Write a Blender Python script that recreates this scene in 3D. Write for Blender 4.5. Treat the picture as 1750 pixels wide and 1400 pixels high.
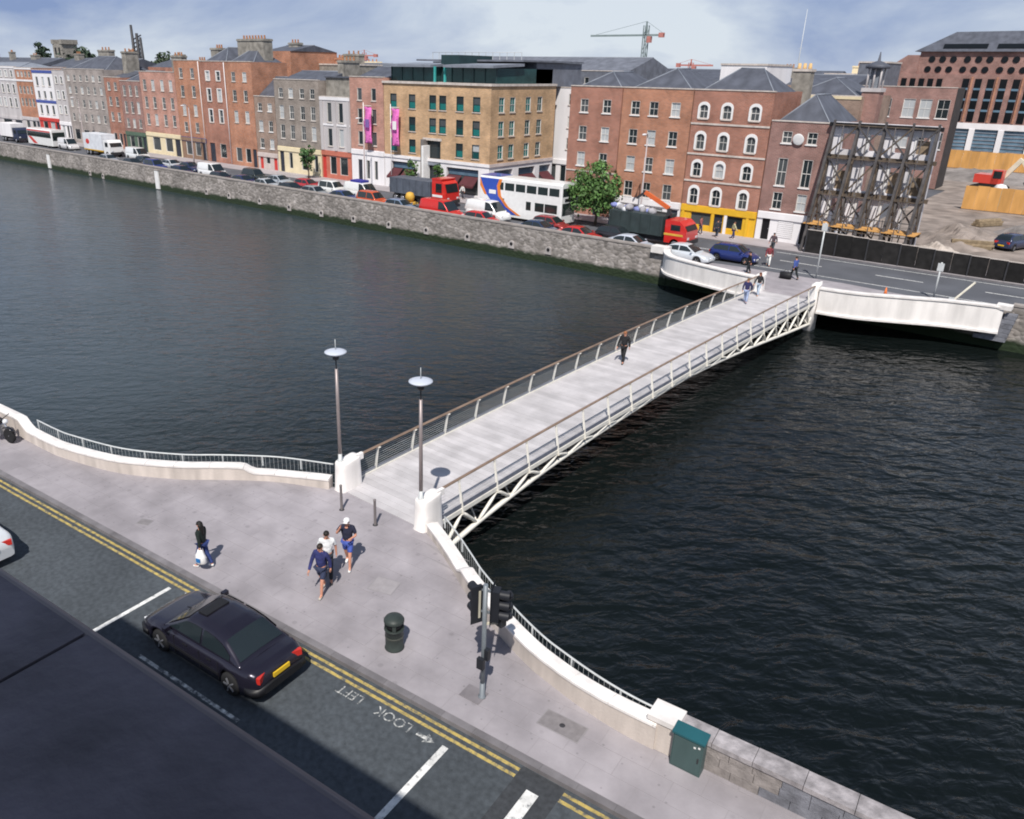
import bpy, bmesh, math, random
from mathutils import Vector, Matrix, noise
random.seed(7)
R = math.radians
scene = bpy.context.scene
for o in list(bpy.data.objects): bpy.data.objects.remove(o)
C = scene.collection

# ------------------------------------------------------------------ camera
cam_d = bpy.data.cameras.new('camera'); cam = bpy.data.objects.new('camera', cam_d); C.objects.link(cam)
cam_d.sensor_width = 36; cam_d.lens = 1370 / 1750 * 36
cam_d.shift_x = 89 / 1750; cam_d.shift_y = -22 / 1750
cam_d.clip_start = .05; cam_d.clip_end = 9000
az, pitch, roll = R(39.93), math.atan(559 / 1370), math.atan(.018)
fw = Vector((-math.sin(az), math.cos(az), 0)); rt = Vector((math.cos(az), math.sin(az), 0)); up = Vector((0, 0, 1))
fwd = fw * math.cos(pitch) - up * math.sin(pitch); upc = fw * math.sin(pitch) + up * math.cos(pitch)
cx = rt * math.cos(roll) + upc * math.sin(roll); cy = -rt * math.sin(roll) + upc * math.cos(roll); cz = -fwd
cam.matrix_world = Matrix(((cx.x, cy.x, cz.x, 0), (cx.y, cy.y, cz.y, 0), (cx.z, cy.z, cz.z, 14.3), (0, 0, 0, 1)))
scene.camera = cam

# ------------------------------------------------------------------ light
SUN_EL = R(53); SH = Vector((-.53, .85, 0)).normalized()          # direction the shadows fall
to_sun = -SH * math.cos(SUN_EL) + up * math.sin(SUN_EL)
sd = bpy.data.lights.new('sun', 'SUN'); sd.energy = 5.0; sd.angle = R(.5); sd.color = (1, .95, .885)
so = bpy.data.objects.new('sun', sd); C.objects.link(so); so.location = (0, -50, 80)
so.rotation_euler = (-to_sun).to_track_quat('-Z', 'Y').to_euler()
world = bpy.data.worlds.new('World'); scene.world = world; world.use_nodes = True
wn, wl = world.node_tree.nodes, world.node_tree.links
bg = wn['Background']; bg.inputs['Strength'].default_value = .07
sky = wn.new('ShaderNodeTexSky'); sky.sky_type = 'NISHITA'; sky.sun_disc = False
sky.sun_elevation = SUN_EL; sky.sun_rotation = math.atan2(to_sun.x, to_sun.y); sky.ozone_density = 4.0; sky.air_density = 1.0; sky.dust_density = .1
tc = wn.new('ShaderNodeTexCoord'); mp = wn.new('ShaderNodeMapping'); mp.inputs['Scale'].default_value = (2.0, 2.0, 6); mp.inputs['Location'].default_value = (.35, .1, 0)
n1 = wn.new('ShaderNodeTexNoise'); n1.inputs['Scale'].default_value = 1.5; n1.inputs['Detail'].default_value = 9; n1.inputs['Roughness'].default_value = .56; n1.inputs['Distortion'].default_value = .3
rmp = wn.new('ShaderNodeValToRGB'); rmp.color_ramp.elements[0].position = .34; rmp.color_ramp.elements[1].position = .62          # blue-grey cloud base to pale cloud
rmp.color_ramp.elements[0].color = (3.4, 4.7, 8.2, 1); rmp.color_ramp.elements[1].color = (10.4, 11.4, 12.6, 1)
mixc = wn.new('ShaderNodeMix'); mixc.data_type = 'RGBA'
sxz = wn.new('ShaderNodeSeparateXYZ'); wl.new(tc.outputs['Generated'], sxz.inputs[0])             # hazy cloud low down, opening to clear blue overhead
cov = wn.new('ShaderNodeMapRange'); cov.inputs['From Min'].default_value = .2; cov.inputs['From Max'].default_value = .75; cov.inputs['To Min'].default_value = .92; cov.inputs['To Max'].default_value = .16; wl.new(sxz.outputs[2], cov.inputs['Value']); wl.new(cov.outputs['Result'], mixc.inputs['Factor'])
wl.new(tc.outputs['Generated'], mp.inputs['Vector']); wl.new(mp.outputs['Vector'], n1.inputs['Vector']); wl.new(n1.outputs['Fac'], rmp.inputs['Fac'])
wl.new(sky.outputs['Color'], mixc.inputs['A']); wl.new(rmp.outputs['Color'], mixc.inputs['B']); wl.new(mixc.outputs['Result'], bg.inputs['Color'])
vs = scene.view_settings; vs.view_transform = 'Standard'; vs.look = 'None'; vs.gamma = 1; vs.exposure = -.03; vs.use_curve_mapping = False
scene.render.engine = 'CYCLES'; scene.cycles.filter_width = 1.9

# ------------------------------------------------------------------ materials
MATS = {}
def mat(name, col, rough=.75, var=.14, scale=1.2, metal=0, bump=0, bscale=18, rnd=0, streak=False, spec=.35, world_tex=False, spots=0):
    if name in MATS: return MATS[name]
    m = bpy.data.materials.new(name); m.use_nodes = True; n, l = m.node_tree.nodes, m.node_tree.links
    p = n['Principled BSDF']; p.inputs['Roughness'].default_value = rough; p.inputs['Metallic'].default_value = metal
    p.inputs['Specular IOR Level'].default_value = spec
    t = n.new('ShaderNodeTexCoord'); gm_ = n.new('ShaderNodeNewGeometry'); src = gm_.outputs['Position'] if world_tex else t.outputs['Object']; mpg = n.new('ShaderNodeMapping'); l.new(src, mpg.inputs['Vector'])
    if streak: mpg.inputs['Scale'].default_value = (1, 1, .22)
    nz = n.new('ShaderNodeTexNoise'); nz.inputs['Scale'].default_value = scale; nz.inputs['Detail'].default_value = 8; nz.inputs['Roughness'].default_value = .5
    l.new(mpg.outputs['Vector'], nz.inputs['Vector'])
    mr = n.new('ShaderNodeMapRange'); mr.inputs['From Min'].default_value = .3; mr.inputs['From Max'].default_value = .7
    mr.inputs['To Min'].default_value = 1 - var; mr.inputs['To Max'].default_value = 1 + var; l.new(nz.outputs['Fac'], mr.inputs['Value'])
    h = n.new('ShaderNodeHueSaturation'); h.inputs['Color'].default_value = (*col, 1)
    if rnd:
        oi = n.new('ShaderNodeObjectInfo'); m2 = n.new('ShaderNodeMapRange'); m2.inputs['To Min'].default_value = 1 - rnd; m2.inputs['To Max'].default_value = 1 + rnd
        l.new(oi.outputs['Random'], m2.inputs['Value']); ml = n.new('ShaderNodeMath'); ml.operation = 'MULTIPLY'
        l.new(mr.outputs['Result'], ml.inputs[0]); l.new(m2.outputs['Result'], ml.inputs[1]); l.new(ml.outputs[0], h.inputs['Value'])
    else: l.new(mr.outputs['Result'], h.inputs['Value'])
    last = h.outputs['Color']
    if spots:                                                    # old chewing gum, oil drops and grime
        for sc_, th, dk in ((1.3, .13, .72), (3.1, .12, .6), (.22, .0, .0)):
            if th == 0:
                z2 = n.new('ShaderNodeTexNoise'); z2.inputs['Scale'].default_value = sc_; z2.inputs['Detail'].default_value = 7; z2.inputs['Roughness'].default_value = .7; l.new(src, z2.inputs['Vector']); fac = z2.outputs['Fac']; a_, b_, lo, hi = .42, .62, .84, 1.06
            else:
                z2 = n.new('ShaderNodeTexVoronoi'); z2.inputs['Scale'].default_value = sc_; l.new(src, z2.inputs['Vector']); fac = z2.outputs['Distance']; a_, b_, lo, hi = th * .55, th, 1 - spots * (1 - dk), 1
            q = n.new('ShaderNodeMapRange'); q.inputs['From Min'].default_value = a_; q.inputs['From Max'].default_value = b_; q.inputs['To Min'].default_value = lo; q.inputs['To Max'].default_value = hi; l.new(fac, q.inputs['Value'])
            h2 = n.new('ShaderNodeHueSaturation'); l.new(last, h2.inputs['Color']); l.new(q.outputs['Result'], h2.inputs['Value']); last = h2.outputs['Color']
    l.new(last, p.inputs['Base Color'])
    if bump:
        nb = n.new('ShaderNodeTexNoise'); nb.inputs['Scale'].default_value = bscale; nb.inputs['Detail'].default_value = 5; l.new(src, nb.inputs['Vector'])
        b = n.new('ShaderNodeBump'); b.inputs['Strength'].default_value = bump; b.inputs['Distance'].default_value = .03
        l.new(nb.outputs['Fac'], b.inputs['Height']); l.new(b.outputs['Normal'], p.inputs['Normal'])
    MATS[name] = m; return m
def paint(name, col, rough=.28, metal=0.0): 
    m = mat(name, col, rough, .05, 2.5, metal, spec=.5)
    m.node_tree.nodes['Principled BSDF'].inputs['Coat Weight'].default_value = .5; return m

def brick_mat(name, col, mortar=(.42, .36, .33)):
    """weathered brickwork: courses, mottled bricks and large soot patches"""
    if name in MATS: return MATS[name]
    m = bpy.data.materials.new(name); m.use_nodes = True; n, l = m.node_tree.nodes, m.node_tree.links; p = n['Principled BSDF']; p.inputs['Roughness'].default_value = .9
    p.inputs['Specular IOR Level'].default_value = .2
    t = n.new('ShaderNodeTexCoord'); sx = n.new('ShaderNodeSeparateXYZ'); l.new(t.outputs['Object'], sx.inputs[0])
    ad = n.new('ShaderNodeMath'); l.new(sx.outputs[0], ad.inputs[0]); l.new(sx.outputs[1], ad.inputs[1])
    cb = n.new('ShaderNodeCombineXYZ'); l.new(ad.outputs[0], cb.inputs[0]); l.new(sx.outputs[2], cb.inputs[1])
    bt = n.new('ShaderNodeTexBrick'); l.new(cb.outputs[0], bt.inputs['Vector']); bt.inputs['Scale'].default_value = 1
    bt.inputs['Brick Width'].default_value = .34; bt.inputs['Row Height'].default_value = .11; bt.inputs['Mortar Size'].default_value = .012
    bt.inputs['Color1'].default_value = (*[c * .88 for c in col], 1); bt.inputs['Color2'].default_value = (*[min(1, c * 1.14) for c in col], 1); bt.inputs['Mortar'].default_value = (*mortar, 1)
    nz = n.new('ShaderNodeTexNoise'); nz.inputs['Scale'].default_value = .45; nz.inputs['Detail'].default_value = 9; nz.inputs['Roughness'].default_value = .65; l.new(t.outputs['Object'], nz.inputs['Vector'])
    mr = n.new('ShaderNodeMapRange'); mr.inputs['From Min'].default_value = .3; mr.inputs['From Max'].default_value = .7; mr.inputs['To Min'].default_value = .56; mr.inputs['To Max'].default_value = 1.16; l.new(nz.outputs['Fac'], mr.inputs['Value'])
    h = n.new('ShaderNodeHueSaturation'); l.new(bt.outputs['Color'], h.inputs['Color']); l.new(mr.outputs['Result'], h.inputs['Value']); l.new(h.outputs['Color'], p.inputs['Base Color'])
    MATS[name] = m; return m

def quay_mat():
    m = bpy.data.materials.new('quay_stone'); m.use_nodes = True; n, l = m.node_tree.nodes, m.node_tree.links; p = n['Principled BSDF']; p.inputs['Roughness'].default_value = .9
    t = n.new('ShaderNodeTexCoord'); sx = n.new('ShaderNodeSeparateXYZ'); l.new(t.outputs['Object'], sx.inputs[0])
    cb = n.new('ShaderNodeCombineXYZ'); l.new(sx.outputs[0], cb.inputs[0]); l.new(sx.outputs[2], cb.inputs[1])
    nd = n.new('ShaderNodeTexNoise'); nd.inputs['Scale'].default_value = .9; l.new(cb.outputs[0], nd.inputs['Vector']); va = n.new('ShaderNodeVectorMath'); va.operation = 'MULTIPLY_ADD'; va.inputs[1].default_value = (.5, .5, 0); l.new(nd.outputs['Color'], va.inputs[0]); l.new(cb.outputs[0], va.inputs[2])
    sc_ = n.new('ShaderNodeMapping'); sc_.inputs['Scale'].default_value = (2.6, 4.4, 1); l.new(va.outputs[0], sc_.inputs['Vector'])
    bt = n.new('ShaderNodeTexVoronoi'); bt.inputs['Scale'].default_value = 1; l.new(sc_.outputs['Vector'], bt.inputs['Vector'])
    sp = n.new('ShaderNodeSeparateColor'); l.new(bt.outputs['Color'], sp.inputs[0])
    cr = n.new('ShaderNodeValToRGB'); e = cr.color_ramp.elements; e[0].color = (.18, .162, .147, 1); e[1].color = (.37, .335, .315, 1); k_ = e.new(.5); k_.color = (.255, .23, .212, 1); l.new(sp.outputs[0], cr.inputs['Fac'])
    nz = n.new('ShaderNodeTexNoise'); nz.inputs['Scale'].default_value = .22; nz.inputs['Detail'].default_value = 10; nz.inputs['Roughness'].default_value = .72; l.new(t.outputs['Object'], nz.inputs['Vector'])
    mr = n.new('ShaderNodeMapRange'); mr.inputs['From Min'].default_value = .35; mr.inputs['From Max'].default_value = .65; mr.inputs['To Min'].default_value = .62; mr.inputs['To Max'].default_value = 1.4; l.new(nz.outputs['Fac'], mr.inputs['Value'])
    h = n.new('ShaderNodeHueSaturation'); l.new(cr.outputs['Color'], h.inputs['Color']); l.new(mr.outputs['Result'], h.inputs['Value'])
    # weed growing below the high-water mark
    n2 = n.new('ShaderNodeTexNoise'); n2.inputs['Scale'].default_value = .8; n2.inputs['Detail'].default_value = 6; l.new(t.outputs['Object'], n2.inputs['Vector'])
    zz = n.new('ShaderNodeMath'); zz.operation = 'MULTIPLY_ADD'; zz.inputs[1].default_value = -.7; l.new(n2.outputs['Fac'], zz.inputs[0]); l.new(sx.outputs[2], zz.inputs[2])
    al = n.new('ShaderNodeMapRange'); al.inputs['From Min'].default_value = -1.52; al.inputs['From Max'].default_value = -1.8; l.new(zz.outputs[0], al.inputs['Value'])
    mx = n.new('ShaderNodeMix'); mx.data_type = 'RGBA'; mx.inputs['B'].default_value = (.016, .03, .011, 1); l.new(al.outputs['Result'], mx.inputs['Factor']); l.new(h.outputs['Color'], mx.inputs['A']); l.new(mx.outputs['Result'], p.inputs['Base Color'])
    b = n.new('ShaderNodeBump'); b.inputs['Strength'].default_value = .8; b.inputs['Distance'].default_value = .06; l.new(bt.outputs['Distance'], b.inputs['Height']); b.invert = True; l.new(b.outputs['Normal'], p.inputs['Normal'])
    return m
def glass_mat(name, dark=(.02, .028, .032), light=(.45, .47, .48), share=.3):
    """window glass with a net curtain or blind behind some of the panes"""
    if name in MATS: return MATS[name]
    m = bpy.data.materials.new(name); m.use_nodes = True; n, l = m.node_tree.nodes, m.node_tree.links; p = n['Principled BSDF']; p.inputs['Roughness'].default_value = .12; p.inputs['Specular IOR Level'].default_value = .6
    oi = n.new('ShaderNodeObjectInfo'); rp = n.new('ShaderNodeValToRGB'); rp.color_ramp.interpolation = 'CONSTANT'
    e = rp.color_ramp.elements; e[0].color = (*dark, 1); e[0].position = 0; e[1].position = 1 - share; e[1].color = (*light, 1)
    k = e.new((1 - share) * .55); k.color = (*[d * .6 + li * .14 for d, li in zip(dark, light)], 1)
    l.new(oi.outputs['Random'], rp.inputs['Fac']); l.new(rp.outputs['Color'], p.inputs['Base Color']); MATS[name] = m; return m

def water_mat():
    m = bpy.data.materials.new('river_water'); m.use_nodes = True; n, l = m.node_tree.nodes, m.node_tree.links; p = n['Principled BSDF']
    p.inputs['Roughness'].default_value = .16; p.inputs['IOR'].default_value = 1.33; p.inputs['Specular IOR Level'].default_value = .5
    t = n.new('ShaderNodeTexCoord')
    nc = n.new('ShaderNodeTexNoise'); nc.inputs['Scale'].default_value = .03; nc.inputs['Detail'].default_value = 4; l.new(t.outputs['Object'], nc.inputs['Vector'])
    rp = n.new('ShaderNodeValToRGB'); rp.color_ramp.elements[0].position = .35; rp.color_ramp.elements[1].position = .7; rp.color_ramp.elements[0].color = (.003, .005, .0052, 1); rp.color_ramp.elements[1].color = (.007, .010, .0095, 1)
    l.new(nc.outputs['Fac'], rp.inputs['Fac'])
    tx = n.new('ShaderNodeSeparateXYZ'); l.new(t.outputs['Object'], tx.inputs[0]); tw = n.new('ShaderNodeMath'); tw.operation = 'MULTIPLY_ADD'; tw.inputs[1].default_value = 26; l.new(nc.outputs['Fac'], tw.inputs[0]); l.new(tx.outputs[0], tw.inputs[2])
    tb = n.new('ShaderNodeMapRange'); tb.interpolation_type = 'SMOOTHSTEP'; tb.inputs['From Min'].default_value = -4; tb.inputs['From Max'].default_value = -34; l.new(tw.outputs[0], tb.inputs['Value'])         # base colour turns paler blue-grey towards the left reach
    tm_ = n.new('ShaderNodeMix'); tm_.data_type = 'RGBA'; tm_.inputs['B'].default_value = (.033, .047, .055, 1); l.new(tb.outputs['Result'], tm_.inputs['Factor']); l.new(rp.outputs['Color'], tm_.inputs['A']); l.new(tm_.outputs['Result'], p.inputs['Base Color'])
    def layer(scale, sx, sy, rot, detail):
        g = n.new('ShaderNodeMapping'); g.inputs['Rotation'].default_value = (0, 0, -rot); l.new(t.outputs['Object'], g.inputs['Vector'])
        g2 = n.new('ShaderNodeMapping'); g2.inputs['Scale'].default_value = (sx, sy, 1); l.new(g.outputs['Vector'], g2.inputs['Vector'])
        z = n.new('ShaderNodeTexNoise'); z.inputs['Scale'].default_value = scale; z.inputs['Detail'].default_value = detail; z.inputs['Roughness'].default_value = .5; z.inputs['Distortion'].default_value = .5; l.new(g2.outputs['Vector'], z.inputs['Vector'])
        return z.outputs['Fac']
    a = layer(.95, .5, 1, R(36), 2); b = layer(2.3, .6, 1, R(52), 3); c = layer(.06, 1, 1, 0, 2); d = layer(.2, .7, 1, R(30), 1)
    ms = n.new('ShaderNodeMapRange'); ms.inputs['From Min'].default_value = .35; ms.inputs['From Max'].default_value = .65; ms.inputs['To Min'].default_value = .55; ms.inputs['To Max'].default_value = 1; l.new(c, ms.inputs['Value'])
    sxx = n.new('ShaderNodeSeparateXYZ'); l.new(t.outputs['Object'], sxx.inputs[0])                # the reach above the bridge lies sheltered and calmer
    cm_ = n.new('ShaderNodeMapRange'); cm_.interpolation_type = 'SMOOTHSTEP'; cm_.inputs['From Min'].default_value = -38; cm_.inputs['From Max'].default_value = -14; cm_.inputs['To Min'].default_value = .36; cm_.inputs['To Max'].default_value = 1; l.new(sxx.outputs[0], cm_.inputs['Value'])
    mm = n.new('ShaderNodeMath'); mm.operation = 'MULTIPLY'; l.new(ms.outputs['Result'], mm.inputs[0]); l.new(cm_.outputs['Result'], mm.inputs[1])
    b0 = n.new('ShaderNodeBump'); l.new(cm_.outputs['Result'], b0.inputs['Strength']); b0.inputs['Distance'].default_value = .2; l.new(d, b0.inputs['Height'])
    b1 = n.new('ShaderNodeBump'); b1.inputs['Distance'].default_value = .3; l.new(mm.outputs[0], b1.inputs['Strength']); l.new(a, b1.inputs['Height']); l.new(b0.outputs['Normal'], b1.inputs['Normal'])
    b2 = n.new('ShaderNodeBump'); b2.inputs['Distance'].default_value = .13; m3 = n.new('ShaderNodeMath'); m3.operation = 'POWER'; m3.inputs[1].default_value = .5; l.new(mm.outputs[0], m3.inputs[0]); l.new(m3.outputs[0], b2.inputs['Strength']); l.new(b, b2.inputs['Height']); l.new(b1.outputs['Normal'], b2.inputs['Normal'])
    l.new(b2.outputs['Normal'], p.inputs['Normal']); return m

def leaf_mat(name, col):
    if name in MATS: return MATS[name]
    m = mat(name, col, .6, .45, .9); p = m.node_tree.nodes['Principled BSDF']
    return m

white = mat('white_paint', (.8, .79, .78), .6, .06); sash_w = mat('sash_paint', (.62, .60, .57), .6, .12, 2, rnd=.15); stone_w = mat('white_stone', (.79, .755, .73), .7, .15, 1.6, bump=.25, streak=True)
coping_w = mat('pale_coping', (.78, .745, .72), .7, .12, 2.2, rnd=.05, world_tex=True)
stone_t = mat('tan_limestone', (.56, .50, .455), .8, .2, 2.2, bump=.3, streak=True)
slab_m = mat('paving_granite', (.335, .311, .33), .85, .15, .9, bump=.15, bscale=40, rnd=.02, world_tex=True, spots=.6)
kerb_m = mat('kerb_granite', (.17, .16, .168), .85, .2, 2, rnd=.1, world_tex=True)
joint_m = mat('paving_joint', (.27, .255, .265), .95, .1)
asph = mat('asphalt', (.07, .081, .092), .9, .24, 7, bump=.5, bscale=60, spots=.5)
asph_dark = mat('fresh_asphalt', (.046, .050, .056), .9, .25, 8, bump=.4, bscale=60)
asph_far = mat('quay_asphalt', (.10, .105, .12), .9, .2, .3)
def worn(name, col, wear=.5):
    m = mat(name, col, .85, .2, 5); n, l = m.node_tree.nodes, m.node_tree.links; p = n['Principled BSDF']; h = [x for x in n if x.type == 'HUE_SAT'][0]
    t = [x for x in n if x.type == 'TEX_COORD'][0]; z = n.new('ShaderNodeTexNoise'); z.inputs['Scale'].default_value = 7; z.inputs['Detail'].default_value = 9; z.inputs['Roughness'].default_value = .7; l.new(t.outputs['Object'], z.inputs['Vector'])
    r_ = n.new('ShaderNodeMapRange'); r_.inputs['From Min'].default_value = wear - .08; r_.inputs['From Max'].default_value = wear + .1; l.new(z.outputs['Fac'], r_.inputs['Value'])
    mx = n.new('ShaderNodeMix'); mx.data_type = 'RGBA'; mx.inputs['A'].default_value = (.09, .1, .11, 1); l.new(r_.outputs['Result'], mx.inputs['Factor']); l.new(h.outputs['Color'], mx.inputs['B']); l.new(mx.outputs['Result'], p.inputs['Base Color']); return m
yellow = worn('yellow_road_paint', (.46, .35, .11), .435); wpaint = worn('white_road_paint', (.70, .70, .68), .38); wletter = worn('worn_lettering', (.66, .66, .63), .515)
slate = mat('roof_slate', (.085, .092, .115), .6, .25, 1.1, streak=True); slate2 = mat('pale_slate', (.15, .16, .19), .6, .25, 1.1)
lead = mat('roof_lead', (.22, .24, .28), .5, .15, 1)
chim_m = mat('chimney_render', (.27, .25, .22), .95, .35, 1.4, bump=.4); pot_m = mat('clay_pot', (.52, .25, .13), .9, .15, 3)
glass = glass_mat('window_glass'); glass_dark = glass_mat('dark_glass', share=.12); glass_teal = glass_mat('teal_glass', (.008, .07, .07), (.012, .16, .15), .8)
rubber = mat('tyre_rubber', (.015, .015, .016), .85, .1); chrome = mat('wheel_alloy', (.55, .56, .6), .3, .1, 3, .7); black = mat('black_plastic', (.012, .012, .014), .6, .1)
skin = mat('skin_tone', (.58, .28, .19), .6, .06); steel = mat('galvanised_steel', (.58, .60, .60), .5, .1, 4, .15); dsteel = mat('dark_steel', (.05, .05, .055), .55, .2, 3, .2)
wsteel = mat('white_painted_steel', (.8, .77, .70), .4, .07, 4); bronze = mat('bronze_handrail', (.36, .25, .18), .42, .18, 2, .5)
brick_a = brick_mat('brick_orange', (.50, .20, .10)); brick_b = brick_mat('brick_red', (.40, .152, .092)); brick_c = brick_mat('brick_plum', (.31, .15, .125)); brick_d = brick_mat('brick_brown', (.33, .225, .17))
brick_t = brick_mat('brick_tan', (.62, .385, .20), (.5, .42, .34)); brick_g = brick_mat('brick_grey', (.29, .25, .215)); brick_p = brick_mat('brick_pink', (.56, .27, .20))
rend_g = mat('grey_render', (.50, .47, .47), .9, .16, .7, streak=True); rend_w = mat('white_render', (.78, .76, .77), .85, .08, .7, streak=True); rend_c = mat('cream_render', (.72, .62, .42), .85, .1, .8)
stone_d = brick_mat('grey_stone', (.36, .32, .30)); ply = mat('plywood', (.58, .31, .10), .8, .2, 1.2, rnd=.12, streak=True); mud = mat('site_mud', (.255, .215, .19), .95, .4, .5, bump=1, bscale=2.2)

# ------------------------------------------------------------------ mesh helpers
class MB:
    def __init__(s): s.v, s.f, s.smooth = [], [], set()
    def add(s, vs, fs, smooth=False):
        k = len(s.v); s.v += [tuple(v) for v in vs]
        for f in fs:
            if smooth: s.smooth.add(len(s.f))
            s.f.append(tuple(i + k for i in f))
        return s
    def box(s, x0, x1, y0, y1, z0, z1):
        return s.add([(x0, y0, z0), (x1, y0, z0), (x1, y1, z0), (x0, y1, z0), (x0, y0, z1), (x1, y0, z1), (x1, y1, z1), (x0, y1, z1)],
                     [(0, 3, 2, 1), (4, 5, 6, 7), (0, 1, 5, 4), (1, 2, 6, 5), (2, 3, 7, 6), (3, 0, 4, 7)])
    def prism(s, poly, z0, z1):
        n = len(poly); a = sum(poly[i][0] * poly[(i + 1) % n][1] - poly[(i + 1) % n][0] * poly[i][1] for i in range(n))
        if a < 0: poly = poly[::-1]
        return s.add([(x, y, z0) for x, y in poly] + [(x, y, z1) for x, y in poly], [tuple(range(n))[::-1], tuple(range(n, 2 * n))] + [(i, (i + 1) % n, n + (i + 1) % n, n + i) for i in range(n)])
    def extr_y(s, poly, y0, y1):
        """polygon in (x,z) extruded along y"""
        n = len(poly); a = sum(poly[i][0] * poly[(i + 1) % n][1] - poly[(i + 1) % n][0] * poly[i][1] for i in range(n))
        if a < 0: poly = poly[::-1]
        return s.add([(x, y0, z) for x, z in poly] + [(x, y1, z) for x, z in poly], [tuple(range(n)), tuple(range(n, 2 * n))[::-1]] + [(i, n + i, n + (i + 1) % n, (i + 1) % n) for i in range(n)])
    def bar(s, a, b, w, h=None):
        a, b = Vector(a), Vector(b); h = h or w; d = (b - a).normalized(); u = d.cross(Vector((0, 0, 1)))
        if u.length < 1e-4: u = Vector((1, 0, 0))
        u.normalize(); v = u.cross(d); u *= w / 2; v *= h / 2
        return s.add([a - u - v, a + u - v, a + u + v, a - u + v, b - u - v, b + u - v, b + u + v, b - u + v], [(0, 1, 2, 3), (7, 6, 5, 4), (0, 4, 5, 1), (1, 5, 6, 2), (2, 6, 7, 3), (3, 7, 4, 0)])
    def tube(s, pts, r, n=8, cap=True):
        pts = [Vector(p) for p in pts]; rs = r if isinstance(r, (list, tuple)) else [r] * len(pts); rings = []
        pu = None
        for i, p in enumerate(pts):
            d = (pts[min(i + 1, len(pts) - 1)] - pts[max(i - 1, 0)]).normalized()
            u = d.cross(Vector((0, 0, 1))) if pu is None else pu - d * pu.dot(d)
            if u.length < 1e-3: u = Vector((1, 0, 0)) - d * d.x
            u.normalize(); pu = u; v = d.cross(u)
            rings.append([p + (u * math.cos(2 * math.pi * k / n) + v * math.sin(2 * math.pi * k / n)) * rs[i] for k in range(n)])
        return s.loft(rings, cap)
    def loft(s, rings, cap=True, smooth=True, closed=True):
        n = len(rings[0]); k = len(s.v)
        for rg in rings: s.v += [tuple(p) for p in rg]
        for i in range(len(rings) - 1):
            for j in range(n if closed else n - 1):
                if smooth: s.smooth.add(len(s.f))
                s.f.append((k + i * n + j, k + i * n + (j + 1) % n, k + (i + 1) * n + (j + 1) % n, k + (i + 1) * n + j))
        if cap: s.f.append(tuple(k + j for j in range(n))[::-1]); s.f.append(tuple(k + (len(rings) - 1) * n + j for j in range(n)))
        return s
    def lathe(s, prof, n=16, c=(0, 0, 0)):
        return s.loft([[(c[0] + r * math.cos(2 * math.pi * k / n), c[1] + r * math.sin(2 * math.pi * k / n), c[2] + z) for k in range(n)] for r, z in prof])
    def ball(s, c, rx, ry, rz, n=10, m=7, z0=-1, z1=1):
        rg = []
        for i in range(m + 1):
            z = z0 + (z1 - z0) * i / m; q = math.sqrt(max(0.0004, 1 - z * z)); rg.append([(c[0] + rx * q * math.cos(2 * math.pi * k / n), c[1] + ry * q * math.sin(2 * math.pi * k / n), c[2] + rz * z) for k in range(n)])
        return s.loft(rg)
    def mesh(s, name):
        me = bpy.data.meshes.new(name); me.from_pydata(s.v, [], s.f)
        if s.smooth:
            fl = [False] * len(s.f)
            for i in s.smooth: fl[i] = True
            me.polygons.foreach_set('use_smooth', fl)
        me.update(); return me
    def fix(s, name):
        me = s.mesh(name); bm = bmesh.new(); bm.from_mesh(me); bmesh.ops.recalc_face_normals(bm, faces=bm.faces); bm.to_mesh(me); bm.free(); return me
    def build(s, name, m, parent=None, loc=None, rot=None):
        return obj(name, s.fix(name), m, parent, loc, rot)
def obj(name, me, m=None, parent=None, loc=None, rot=None):
    o = bpy.data.objects.new(name, me); C.objects.link(o)
    if m is not None:
        if not me.materials: me.materials.append(m)
        elif me.materials[0] != m: o.material_slots[0].link = 'OBJECT'; o.material_slots[0].material = m
    if parent: o.parent = parent
    if loc: o.location = loc
    if rot: o.rotation_euler = rot
    return o
def tag(o, label=None, cat=None, group=None, kind=None):
    if label: o['label'] = label
    if cat: o['category'] = cat
    if group: o['group'] = group
    if kind: o['kind'] = kind
    return o
def thing(name, label, cat, loc=(0, 0, 0), rz=0, group=None):
    o = bpy.data.objects.new(name, None); C.objects.link(o); o.location = loc; o.rotation_euler = (0, 0, rz); o.empty_display_size = .3
    return tag(o, label, cat, group)
def struct(o): o['kind'] = 'structure'; return o

# near bank frame: s along the kerb, t towards the river
NO = Vector((-12.83, 11.10)); NA = R(5.1); E1 = Vector((math.cos(NA), math.sin(NA))); E2 = Vector((-E1.y, E1.x))
def N(s, t): p = NO + E1 * s + E2 * t; return (p.x, p.y)
def ST(x, y): d = Vector((x, y)) - NO; return d.dot(E1), d.dot(E2)
WATER = -2.05
def catmull(P, k=6):
    out = []
    for i in range(len(P) - 1):
        p0, p1, p2, p3 = [Vector(P[max(0, min(len(P) - 1, j))]) for j in (i - 1, i, i + 1, i + 2)]
        for q in range(k):
            t = q / k; out.append(.5 * ((2 * p1) + (p2 - p0) * t + (2 * p0 - 5 * p1 + 4 * p2 - p3) * t * t + (3 * p1 - p0 - 3 * p2 + p3) * t ** 3))
    out.append(Vector(P[-1])); return out
def offset(P, d):
    out = []
    for i in range(len(P)):
        t = (P[min(i + 1, len(P) - 1)] - P[max(i - 1, 0)]).normalized(); out.append(P[i] + Vector((-t.y, t.x)) * d)
    return out

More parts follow.
